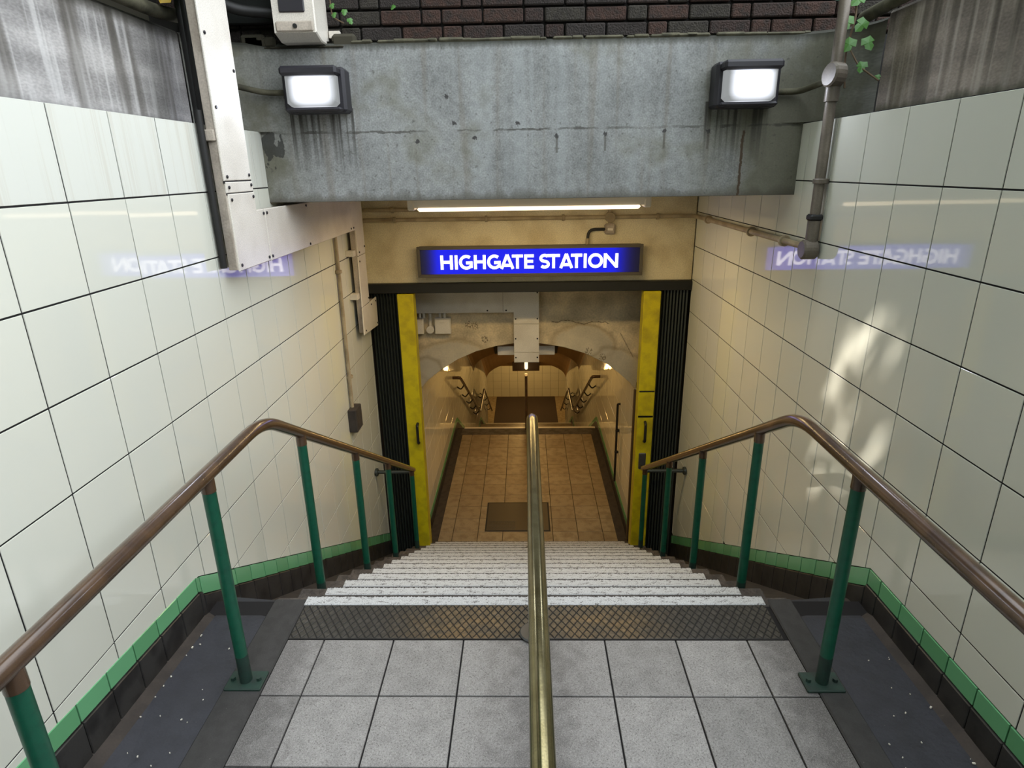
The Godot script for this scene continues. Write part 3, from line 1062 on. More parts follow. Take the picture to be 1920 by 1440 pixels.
	# second and third flights
	for fl in 2:
		var st := struct("staircase", "second flight of steps, going down from the passage" if fl == 0 else "third flight of steps, down to the deep hall")
		var y0 := LOW if fl == 0 else LAND
		var d0 := 32.2 if fl == 0 else 49.2
		var nsteps := 13 if fl == 0 else 11
		for k in nsteps:
			if k > 0:
				box_part("step", Vector3(-3.9, y0 - RISE * k - 0.7, d0 + RUN * (k - 1)), Vector3(3.91, y0 - RISE * k, d0 + RUN * k), 0.03, M.step, st)
			box_part("nosing", Vector3(-3.5, y0 - RISE * k - 0.06, d0 + RUN * k - 0.2), Vector3(3.55 if k else 3.85, y0 - RISE * k + 0.014, d0 + RUN * k + 0.01), 0.012, M.lamp_body, st)
	var f2 := struct("floor", "short landing between the second and third flights")
	box_part("base", Vector3(-3.9, LAND - 0.9, 43.2), Vector3(3.91, LAND, 49.0), 0.0, M.low_floor[1], f2)


func deep_hall() -> void:
	var f := struct("floor", "floor of the deep hall at the end of the passage")
	box_part("base", Vector3(-14, DEEP - 1, 57.5), Vector3(14, DEEP, 72.2), 0.0, M.low_floor[0], f)
	var w := struct("wall_back", "cream tiled end wall of the deep hall")
	box_part("backing", Vector3(-14, DEEP - 1, 71.55), Vector3(14, -9.5, 72.2), 0.0, M.grout, w)
	tiled(w, "tile", on_back(71.5), -0.02, 1.0, -6, 6, DEEP, 1.0, 0, 9, rect(-6.1, DEEP - 0.1, 6.1, DEEP + 9.1), 0.02, -0.05, 0.0, 0.006, M.tiles, 0.002)
	var c := struct("ceiling", "low ceiling of the deep hall")
	box_part("slab", Vector3(-14, -11.4, 58.5), Vector3(14, -10.4, 72.2), 0.0, M.vault, c)
	for g: float in [-1.0, 1.0]:
		var s := struct("wall_left" if g < 0 else "wall_right", "left side of the deep hall" if g < 0 else "right side of the deep hall")
		box_part("cheek", Vector3(minf(g * 3.95, g * 14.0), DEEP - 1, 58.0), Vector3(maxf(g * 3.95, g * 14.0), -9.5, 58.6), 0.0, M.tile1, s)
		box_part("end", Vector3(minf(g * 13.5, g * 14.2), DEEP - 1, 58.0), Vector3(maxf(g * 13.5, g * 14.2), -9.5, 72.2), 0.0, M.tile1, s)
	box_part("bulkhead", Vector3(-4.0, -12.05, 58.3), Vector3(4.0, -10.4, 58.8), 0.0, M.vault, c)
	var m := Shape.new()
	m.box(space(), Vector3(-3.62, DEEP, 60.5), Vector3(3.5, DEEP + 0.05, 71.3), 0.02)
	var mo := part("floor_mat", m, M.mat, self)
	tag(mo, "large dark brown mat on the floor of the deep hall", "mat")


# ---------------------------------------------------------------- rails and gate
func handrails() -> void:
	for side in 2:
		var g: float = -1.0 if side == 0 else 1.0
		var x := -3.72 if side == 0 else 3.78
		var h := thing("handrail", V(x, 0, 6.35), "brown handrail on green posts along the bright left wall" if side == 0 else "brown handrail on green posts along the shaded right wall", "handrail", "brown handrails on green posts")
		var line := func(d: float) -> float: return 3.05 if d < 8.0 else 3.05 - 0.588 * (d - 8.0)
		tube_part("rail", [V(x, 3.05, 0.2), V(x, 3.05, 8.0), V(x, line.call(18.1), 18.1)], 0.09, M.rail, h, 0.5, 18)
		for d: float in [0.55, 3.45, 6.35, 9.27, 12.1, 14.85, 17.85]:
			var y := tread(d)
			var top: float = line.call(d) - 0.04
			var post := tube_part("post", [V(x, y + 0.45, d), V(x, top - 0.16, d)], 0.078, M.post, h, 0.0, 16)
			var lo := Shape.new()
			lo.tube(path([V(x, y - 0.02, d), V(x, y + 0.46, d)]), 0.079 * S, 16)
			part("foot", lo, M.post_base, post, "scuffed grey-green foot of the post")
			var neck := Shape.new()
			neck.tube(path([V(x, top - 0.17, d), V(x, top, d)]), 0.083 * S, 16)
			part("collar", neck, M.rail, post)
			if d < 8.0:
				var fl := Shape.new()
				fl.box(space(), Vector3(x - 0.24, y, d - 0.16), Vector3(x + 0.24, y + 0.045, d + 0.16), 0.012)
				part("base_plate", fl, M.post_base, post)
				for b: float in [-0.17, 0.17]:
					var bolt := Shape.new()
					bolt.drum(V(x + b, y + 0.04, d), V(x + b, y + 0.09, d), 0.035 * S, 6)
					part("bolt", bolt, M.post_base, post)
		var wx := LX if side == 0 else RX
		var yb: float = line.call(17.95) - 0.12
		tube_part("wall_bar", [V(wx, yb, 18.0), V(x, yb, 18.0)], 0.06, M.gate, h, 0.0, 12, "dark bar tying the rail end to the wall")
		var ro := Shape.new()
		ro.drum(V(wx - g * 0.01, yb, 18.0), V(wx - g * 0.1, yb, 18.0), 0.13 * S, 16, 0.004)
		part("wall_plate", ro, M.gate, h)
	var c := thing("handrail", V(0.08, 0, 7.25), "polished metal handrail down the middle of the stairs", "handrail")
	tube_part("rail", [V(0.08, 3.05, 0.9), V(0.08, 3.05, 8.05), V(0.08, -2.9, 18.2)], 0.079, M.steel, c, 0.22, 20)
	for d: float in [1.3, 7.25, 13.0, 17.9]:
		var y := tread(d)
		var top := 3.0 if d < 8.0 else 3.0 - 0.588 * (d - 8.05)
		var post := tube_part("post", [V(0.08, y + 0.012, d), V(0.08, top, d)], 0.07, M.steel_dark, c, 0.0, 14)
		var fl := Shape.new()
		fl.drum(V(0.08, y + 0.012, d), V(0.08, y + 0.05, d), 0.21 * S, 24, 0.006)
		part("base_plate", fl, M.steel_dark, post)
	# rails of the lower flights, on brackets
	for side in 2:
		var x := -3.5 if side == 0 else 3.51
		var wx := -3.92 if side == 0 else 3.93
		var h := thing("wall_rail", V(x, LOW, 31.3), "bronze wall rail on the left of the lower flights" if side == 0 else "bronze wall rail on the right of the lower flights", "handrail", "wall rails of the lower flights")
		var pts := [V(wx, LOW + 3.3, 31.2), V(x, LOW + 3.3, 31.2), V(x, LAND + 3.4, 43.4), V(x, LAND + 3.4, 48.4), V(x, DEEP + 3.4, 58.3)]
		tube_part("rail", pts, 0.085, M.rail, h, 0.2, 12)
		for i in 11:
			var d := 33.0 + i * 2.35
			var y := LOW + 3.3 - 0.566 * (d - 31.2) if d < 43.4 else (LAND + 3.4 if d < 48.4 else LAND + 3.4 - 0.59 * (d - 48.4))
			tube_part("bracket", [V(wx, y - 0.12, d), V((wx + x) * 0.5, y - 0.3, d), V(x, y - 0.02, d)], 0.04, M.black, h, 0.15, 8)
	var n := thing("newel_rail", V(0.0, LOW, 31.9), "thin bronze middle rail at the head of the second flight", "handrail")
	tube_part("rail", [V(0.0, LOW + 3.3, 31.6), V(0.0, LAND + 3.4, 43.4), V(0.0, LAND + 3.4, 48.4), V(0, DEEP + 3.4, 58)], 0.08, M.rail, n, 0.2, 12)
	for d: float in [31.8, 43.5, 48.3, 57.8]:
		var y: float = {31.8: LOW, 43.5: LAND, 48.3: LAND, 57.8: DEEP}[d]
		tube_part("post", [V(0, y, d), V(0, y + 3.3, d)], 0.075, M.rail, n, 0.0, 12)


func gate() -> void:
	var tr := Shape.new()
	tr.box(space(), Vector3(LX + 0.02, 2.74, 19.0), Vector3(RX - 0.02, 3.03, 19.6), 0.015)
	var to := part("gate_track", tr, M.gate_dark, self)
	tag(to, "black steel gate track across the opening below the sign", "track")
	for side in 2:
		var g := thing("folding_gate", V(-4.2 if side == 0 else 4.4, -6.9, 19.2), "folded black lattice gate with yellow edge post, left of the opening" if side == 0 else "folded black lattice gate with yellow edge post and lock, right of the opening", "gate", "folded black station gates")
		var a := -4.88 if side == 0 else 4.19
		var b := -3.99 if side == 0 else 5.08
		var k := 9
		for i in k:
			var x := a + (b - a) * (i + 0.5) / k
			var s := Shape.new()
			var w := (b - a) / k
			s.prism(Transform3D(Basis(Vector3(S, 0, 0), Vector3(0, 0, -S), Vector3(0, S, 0)), Vector3.ZERO), PackedVector2Array([Vector2(x - w * 0.42, 19.3), Vector2(x - w * 0.3, 19.16), Vector2(x + w * 0.1, 19.13), Vector2(x + w * 0.28, 19.3)]), -7.0, 2.74)
			part("picket", s, M.gate, g)
		box_part("back_plate", Vector3(a, -7.0, 19.28), Vector3(b, 2.74, 19.42), 0.0, M.gate_dark, g)
		var y0 := -4.0 if side == 0 else 3.655
		var y1 := -3.49 if side == 0 else 4.185
		var post := box_part("edge_post", Vector3(y0, -6.9, 18.98), Vector3(y1, 2.72, 19.42), 0.02, M.yellow, g, "scuffed yellow edge post")
		var mid := (y0 + y1) * 0.5 + (0.12 if side == 0 else 0.0)
		if side == 1:
			for y: float in [-0.55, -1.42, -1.44]:
				box_part("seam", Vector3(y0 + 0.02, y - 0.02, 18.965), Vector3(y1 - 0.02, y + 0.02, 19.0), 0.0, M.black, post)
			box_part("lock_plate", Vector3(y0 + 0.12, -3.35, 18.94), Vector3(y0 + 0.36, -2.75, 19.0), 0.03, M.steel_dark, post)
			tube_part("lever", [V(y0 + 0.22, -3.22, 18.95), V(y0 + 0.22, -3.22, 18.84), V(y0 + 0.75, -3.22, 18.84)], 0.035, M.steel, post, 0.05, 10)
		tube_part("handle", [V(mid, -1.62, 18.98), V(mid, -1.66, 18.84), V(mid, -2.28, 18.84), V(mid, -2.32, 18.98)], 0.045, M.black, post, 0.06, 10)


# ---------------------------------------------------------------- services
func screw_at(parent: Node3D, t: Transform3D, a: float, b: float) -> void:
	if not M.has("screw_mesh"):
		var s := Shape.new()
		s.drum(Vector3.ZERO, Vector3(0.006, 0, 0), 0.0085, 8, 0.002)
		M.screw_mesh = s.mesh()
	var o := MeshInstance3D.new()
	o.name = numbered(parent, "screw")
	o.mesh = M.screw_mesh
	o.material_override = M.screw
	parent.add_child(o, true)
	var base := parent.position
	var q: Node = parent.get_parent()
	while q != self:
		base += (q as Node3D).position
		q = q.get_parent()
	var ax := t.basis.z.normalized()
	o.basis = Basis(ax, ax.cross(Vector3.UP) if absf(ax.y) < 0.5 else Vector3.RIGHT, Vector3.UP).orthonormalized()
	o.position = t * Vector3(a, b, 0.0) - base


func trunking() -> void:
	var t := on_left(-4.66)
	var g := thing("cable_trunking", V(-4.74, 4.8, 10.6), "pale metal cable trunking boxed down and along the left wall", "trunking")
	var pieces := [
		rect(10.05, 6.24, 11.04, 11.2), rect(10.07, 6.055, 11.06, 6.22),
		PackedVector2Array([Vector2(10.09, 4.83), Vector2(11.39, 4.83), Vector2(11.39, 5.74), Vector2(11.07, 5.74), Vector2(11.07, 6.04), Vector2(10.09, 6.04)]),
		rect(11.412, 4.82, 17.098, 5.74),
		PackedVector2Array([Vector2(17.11, 4.82), Vector2(17.42, 4.82), Vector2(17.42, 4.1), Vector2(18.25, 4.1), Vector2(18.25, 5.74), Vector2(17.11, 5.74)]),
		PackedVector2Array([Vector2(17.4, 4.09), Vector2(18.22, 4.09), Vector2(18.2, 2.66), Vector2(17.35, 2.66)]),
		PackedVector2Array([Vector2(17.3, 1.86), Vector2(19.02, 1.74), Vector2(19.06, 2.64), Vector2(18.2, 2.64), Vector2(17.35, 2.65)]),
	]
	var screws := [
		[[10.13, 8.3], [10.95, 7.9], [10.13, 7.3], [10.13, 6.3], [10.95, 6.32]], [[10.14, 6.14], [10.98, 6.16]], [[10.17, 5.95], [11.0, 5.97], [10.17, 4.92], [11.32, 4.9], [11.33, 5.67]],
		[[11.48, 5.67], [11.48, 4.9], [13.6, 4.88], [13.6, 5.68], [16.95, 4.9]], [[17.2, 4.9], [17.55, 4.2], [18.15, 4.3]], [[17.5, 3.95], [18.1, 2.8]], [[18.35, 2.55], [18.9, 2.55], [17.5, 1.95], [18.9, 1.85]],
	]
	for i in pieces.size():
		var s := Shape.new()
		s.prism(t, pieces[i], -0.03, 0.0, 0.012, true)
		var c := part("cover", s, M.trunk, g)
		for q in screws[i]:
			screw_at(c, t, q[0], q[1])
	var sides := Shape.new()
	var q := space()
	sides.box(q, Vector3(-4.84, 4.85, 10.07), Vector3(-4.69, 11.2, 11.02), 0.01)
	sides.box(q, Vector3(-4.84, 4.84, 10.5), Vector3(-4.69, 5.73, 18.2), 0.01)
	sides.box(q, Vector3(-4.84, 1.9, 17.4), Vector3(-4.69, 5.7, 18.15), 0.01)
	sides.box(q, Vector3(-4.84, 1.9, 17.4), Vector3(-4.69, 2.6, 19.0), 0.01)
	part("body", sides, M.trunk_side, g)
	box_part("bracket", Vector3(LX, 6.82, 10.0), Vector3(-4.7, 6.98, 10.2), 0.01, M.trunk_side, g)
	var gap_rods := thing("cable", V(-5.2, 7.1, 10.7), "black rods standing in for the shadow in the gap behind the upright trunking", "cable")  # black rods added for the shade behind the upright trunking
	for k in 3:
		tube_part("shade_rod", [V(-5.02 - 0.11 * k, 7.1, 10.62 + 0.06 * k), V(-5.02 - 0.11 * k, 8.7, 10.62 + 0.06 * k), V(-5.1 - 0.1 * k, 9.6, 10.8)], 0.075, M.cable, gap_rods, 0.2, 8)
	for y: float in [4.2, 3.0]:
		box_part("bracket", Vector3(LX, y - 0.08, 17.15), Vector3(-4.72, y + 0.08, 17.4), 0.01, M.trunk, g)
	for e: Array in [[10.06, 6.2, 11.05, 6.26], [10.08, 6.02, 11.06, 6.07], [11.37, 4.83, 11.42, 5.73], [17.09, 4.83, 17.13, 5.73], [17.42, 4.07, 18.22, 4.12], [17.36, 2.62, 18.2, 2.68]]:
		box_part("gap_strip", Vector3(-4.7, e[1], e[0]), Vector3(-4.674, e[3], e[2]), 0.0, M.black, g)  # black strips added to darken the gaps between the covers
	var sc := thing("cable", V(-4.87, 4.9, 9.97), "thin black rod standing in for the shadow beside the near edge of the trunking", "cable")  # dark rod put in for the shadow between trunking and tiles
	tube_part("shade_rod", [V(-4.87, 7.25, 9.97), V(-4.87, 4.9, 9.98)], 0.055, M.cable, sc, 0.0, 8)
	# trunking under the lintel of the gate: along the arch wall and down the middle
	var m := thing("cable_trunking", V(0, 0, 20.9), "pale metal cable trunking hanging over the arch in a T shape", "trunking")
	var tb := on_back(20.7)
	var mp := [PackedVector2Array([Vector2(-4.9, 1.72), Vector2(-0.77, 1.72), Vector2(-0.77, 2.6), Vector2(-4.9, 2.6)]), PackedVector2Array([Vector2(-0.76, 1.72), Vector2(-0.41, 1.72), Vector2(-0.41, 1.32), Vector2(0.46, 1.32), Vector2(0.46, 2.6), Vector2(-0.76, 2.6)]), rect(-0.41, 0.31, 0.46, 1.31), rect(-0.41, -0.06, 0.46, 0.3)]
	var ms := [[[-1.3, 1.8]], [[-0.66, 1.8], [0.4, 1.5], [0.4, 2.4], [-0.34, 1.5]], [[-0.35, 0.8], [0.4, 0.8]], [[-0.35, 0.12], [0.4, 0.12]]]
	for i in mp.size():
		var s := Shape.new()
		s.prism(tb, mp[i], -0.03, 0.0, 0.01, true)
		var c := part("cover", s, M.trunk, m)
		for e in ms[i]:
			screw_at(c, tb, e[0], e[1])
	var bs := Shape.new()
	bs.box(space(), Vector3(-4.88, 1.74, 20.73), Vector3(-0.4, 2.6, 21.0), 0.01)
	bs.box(space(), Vector3(-0.39, -0.04, 20.73), Vector3(0.44, 2.6, 21.0), 0.01)
	bs.box(space(), Vector3(-0.39, -0.04, 21.0), Vector3(0.44, 0.5, 24.0), 0.01)
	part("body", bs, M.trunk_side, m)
	box_part("cross_piece", Vector3(-1.02, 0.0, 21.4), Vector3(1.04, 0.34, 21.75), 0.015, M.trunk, m)
	var boxes := [[-3.85, -3.52], [-3.14, -2.58]]
	for e in boxes:
		var jb := thing("junction_box", V(e[0], 1.0, 20.95), "small cream junction box half hidden behind the yellow post" if e[0] < -3.5 else "cream junction box with a label, under the trunking", "box")
		box_part("case", Vector3(e[0], 0.98, 20.72), Vector3(e[1], 1.54, 21.0), 0.02, M.trunk, jb)
		box_part("lid", Vector3(e[0] + 0.02, 1.0, 20.68), Vector3(e[1] - 0.02, 1.5, 20.72), 0.01, M.trunk, jb)
		for k in 2:
			tube_part("entry_pipe", [V(e[0] + 0.2 + 0.14 * k, 1.54, 20.85), V(e[0] + 0.2 + 0.14 * k, 1.715, 20.85)], 0.05, M.trunk, jb)
		if e[0] > -3.5:
			box_part("name_plate", Vector3(-2.95, 1.38, 20.66), Vector3(-2.78, 1.44, 20.69), 0.0, M.lamp_body, jb)
	var tee := thing("conduit_box", V(-3.3, 1.1, 20.95), "round cream conduit box on a short drop pipe", "conduit box")
	var dr := Shape.new()
	dr.drum(V(-3.3, 1.13, 21.0), V(-3.3, 1.13, 20.72), 0.14 * S, 20, 0.006)
	part("drum", dr, M.trunk, tee)
	tube_part("drop_pipe", [V(-3.3, 1.2, 20.85), V(-3.3, 1.715, 20.85)], 0.055, M.trunk, tee)


func clip_at(parent: Node3D, at: Vector3, axis: Vector3, r: float, m: Material) -> void:
	var s := Shape.new()
	s.drum(at - axis * 0.012, at + axis * 0.012, r * S, 14, 0.003)
	part("saddle_clip", s, m, parent)


func pipes() -> void:
	# conduit along the wall over the sign, on round the right-hand corner and out to the elbow
	var c := thing("conduit", V(0, 4.95, 19.0), "long cream conduit over the sign that turns along the right wall", "conduit")
	tube_part("pipe", [V(-4.85, 4.95, 19.05), V(5.02, 4.95, 19.05), V(5.02, 4.95, 11.3)], 0.06, M.conduit, c, 0.25, 12)
	for x: float in [-3.9, -1.15, 1.15, 3.95]:
		clip_at(c, V(x, 4.95, 19.05), Vector3.RIGHT, 0.095, M.conduit)
	for d: float in [17.6, 14.2, 12.35]:
		clip_at(c, V(5.03, 4.95, d), Vector3.BACK, 0.11, M.conduit)
	var tee := Shape.new()
	tee.drum(V(2.54, 4.95, 19.14), V(2.54, 4.95, 18.93), 0.15 * S, 22, 0.006)
	part("round_box", tee, M.conduit, c)
	tube_part("riser", [V(2.54, 5.0, 19.05), V(2.54, 5.35, 19.05)], 0.06, M.conduit, c)
	tube_part("drop", [V(2.54, 4.9, 19.05), V(2.54, 4.77, 19.05)], 0.06, M.conduit, c)
	var c2 := thing("conduit", V(-3.6, 5.24, 19.0), "short cream conduit running left of the tube light", "conduit")
	tube_part("pipe", [V(-4.85, 5.24, 19.06), V(-2.4, 5.24, 19.06)], 0.055, M.conduit, c2, 0.0, 12)
	clip_at(c2, V(-3.95, 5.24, 19.06), Vector3.RIGHT, 0.09, M.conduit)
	var sw := thing("fused_switch", V(2.55, 4.46, 19.1), "square metal switch box above the sign with a pale rocker", "switch")
	box_part("case", Vector3(2.38, 4.45, 18.98), Vector3(2.71, 4.76, 19.15), 0.05, M.trunk_side, sw)
	box_part("rocker", Vector3(2.47, 4.56, 18.95), Vector3(2.63, 4.64, 18.99), 0.01, M.lamp_body, sw)
	var fx := thing("flexible_cable", V(1.9, 4.1, 19.0), "black flexible cable bending from the switch box down to the sign", "cable")
	tube_part("sheath", [V(2.4, 4.6, 19.05), V(1.9, 4.6, 19.03), V(1.88, 4.15, 19.0)], 0.045, M.cable, fx, 0.4, 10)
	tube_part("gland", [V(1.88, 4.16, 19.0), V(1.88, 4.34, 19.0)], 0.055, M.conduit, fx, 0.0, 10)
	# the stout pipe on the right wall
	var px := 5.0
	var pd := 11.12
	var v := thing("pipe", V(px, 4.95, pd), "weathered upright pipe on the right wall under the ivy", "pipe")
	tube_part("upright", [V(px, 5.0, pd), V(px, 8.3, pd), V(px + 0.12, 9.6, pd + 0.25)], 0.085, M.pipe, v, 0.5, 14)
	var el := Shape.new()
	el.drum(V(px + 0.1, 4.93, pd), V(px - 0.16, 4.93, pd), 0.17 * S, 20, 0.008)
	part("elbow_box", el, M.pipe, v)
	tube_part("socket", [V(px, 5.0, pd), V(px, 5.42, pd)], 0.105, M.pipe, v, 0.0, 14)
	box_part("band", Vector3(px - 0.11, 5.42, pd - 0.11), Vector3(px + 0.11, 5.53, pd + 0.11), 0.03, M.black, v)
	clip_at(v, V(px + 0.02, 6.07, pd), Vector3.UP, 0.13, M.pipe)
	var rb := Shape.new()
	rb.drum(V(px + 0.1, 7.68, pd), V(px - 0.12, 7.7, pd - 0.05), 0.19 * S, 20, 0.008)
	part("round_box", rb, M.pipe, v)
	tube_part("socket", [V(px, 7.3, pd), V(px, 7.55, pd)], 0.11, M.pipe, v, 0.0, 14)
	var br := thing("feed_pipe", V(4.8, 7.6, 12.2), "mossy thin pipe feeding the right floodlight", "pipe")
	tube_part("pipe", [V(4.49, 7.58, 12.3), V(4.95, 7.58, 12.3), V(5.05, 7.66, 11.3)], 0.055, M.mossy, br, 0.4, 10)
	var bl := thing("feed_pipe", V(-4.8, 7.7, 12.2), "mossy thin pipe feeding the left floodlight", "pipe")
	tube_part("pipe", [V(-4.29, 7.72, 12.3), V(-4.7, 7.72, 12.28), V(-5.2, 7.82, 11.6)], 0.05, M.mossy, bl, 0.4, 10)
	# conduit with a box low on the left wall
	var lc := thing("conduit", V(-4.86, 2.0, 16.1), "thin upright conduit on the left wall ending in a brown box", "conduit")
	tube_part("pipe", [V(-4.87, 4.78, 16.15), V(-4.87, 0.1, 16.05)], 0.05, M.conduit, lc, 0.0, 10)
	for y: float in [3.88, 0.99]:
		clip_at(lc, V(-4.88, y, 16.12), Vector3.UP, 0.1, M.conduit)
	box_part("box", Vector3(LX, -0.55, 15.78), Vector3(-4.7, 0.12, 16.35), 0.02, M.gutter, lc, "dirty brown box at the foot of the conduit")
	# cables along the tops of the concrete
	var k1 := thing("cable", V(-5.5, 8.65, 8), "grey weathered pipe along the top of the left concrete wall", "cable")
	tube_part("sheath", [V(-5.5, 8.66, -2), V(-5.5, 8.66, 10.6), V(-5.2, 8.72, 11.4)], 0.1, M.mossy, k1, 0.5, 10)
	var k2 := thing("cable", V(5.72, 8.72, 8), "dark rusty pipe along the top of the right concrete wall", "cable")
	tube_part("sheath", [V(5.72, 8.74, -2), V(5.74, 8.72, 10.8), V(5.6, 8.6, 11.7)], 0.1, M.mossy, k2, 0.5, 10)
	var k3 := thing("cable", V(-5, 9.0, 12.4), "black bent cable between the trunking and the metal cabinet", "cable")
	tube_part("sheath", [V(-5.3, 9.35, 11.2), V(-5.1, 9.0, 12.0), V(-4.26, 8.98, 12.3)], 0.09, M.cable, k3, 0.5, 10)
	# the little cabinet at the top
	var b := thing("metal_cabinet", V(-3.9, 8.6, 12.2), "stained white metal cabinet with a dark window on the brick wall", "cabinet")
	var s := Shape.new()
	var side := Transform3D(Basis(Vector3(0, 0, -S), Vector3(0, S, 0), Vector3(S, 0, 0)), V(-4.24, 0, 0))
	s.prism(side, PackedVector2Array([Vector2(11.86, 8.6), Vector2(12.15, 8.5), Vector2(12.6, 8.5), Vector2(12.6, 10.6), Vector2(11.86, 10.6)]), 0.0, 0.72, 0.02, true)
	part("case", s, M.trunk, b)
	box_part("flap", Vector3(-4.2, 8.61, 11.82), Vector3(-3.56, 8.77, 11.87), 0.02, M.trunk_side, b)
	box_part("window", Vector3(-4.12, 8.9, 11.83), Vector3(-3.68, 10.3, 11.87), 0.02, M.lamp_dark, b, "dark window")
	var kn := Shape.new()
	kn.drum(V(-3.86, 8.69, 11.83), V(-3.86, 8.69, 11.78), 0.035 * S, 10)
	part("knob", kn, M.black, b)
	var st := Shape.new()
	st.box(space(), Vector3(-3.5, 8.62, 12.52), Vector3(-3.3, 8.74, 12.62), 0.01)
	tag(part("label_plate", st, M.trunk, self), "small white plate on the bricks beside the cabinet", "plate")
	# right wall of the passage: thin conduit
	var pc := thing("conduit", V(3.85, -4.5, 24), "thin dark conduit on the right wall of the passage", "conduit")
	tube_part("pipe", [V(3.93, -3.0, 24.2), V(3.82, -3.0, 24.2), V(3.82, -6.6, 24.2)], 0.05, M.black, pc, 0.1, 8)
	for y: float in [-4.2, -5.2]:
		clip_at(pc, V(3.85, y, 24.2), Vector3.UP, 0.09, M.black)


# ---------------------------------------------------------------- lamps and sign
func area(parent: Node3D, at: Vector3, dir: Vector3, up: Vector3, w: float, h: float, color: Color, energy: float) -> void:
	var l := AreaLight3D.new()
	l.name = numbered(parent, "light")
	l.area_size = Vector2(w, h)
	l.area_normalize_energy = true
	l.light_color = color
	l.light_energy = energy
	l.shadow_enabled = true
	l.area_range = 30.0
	parent.add_child(l, true)
	l.global_transform = Transform3D(Basis.looking_at(dir, up), at)


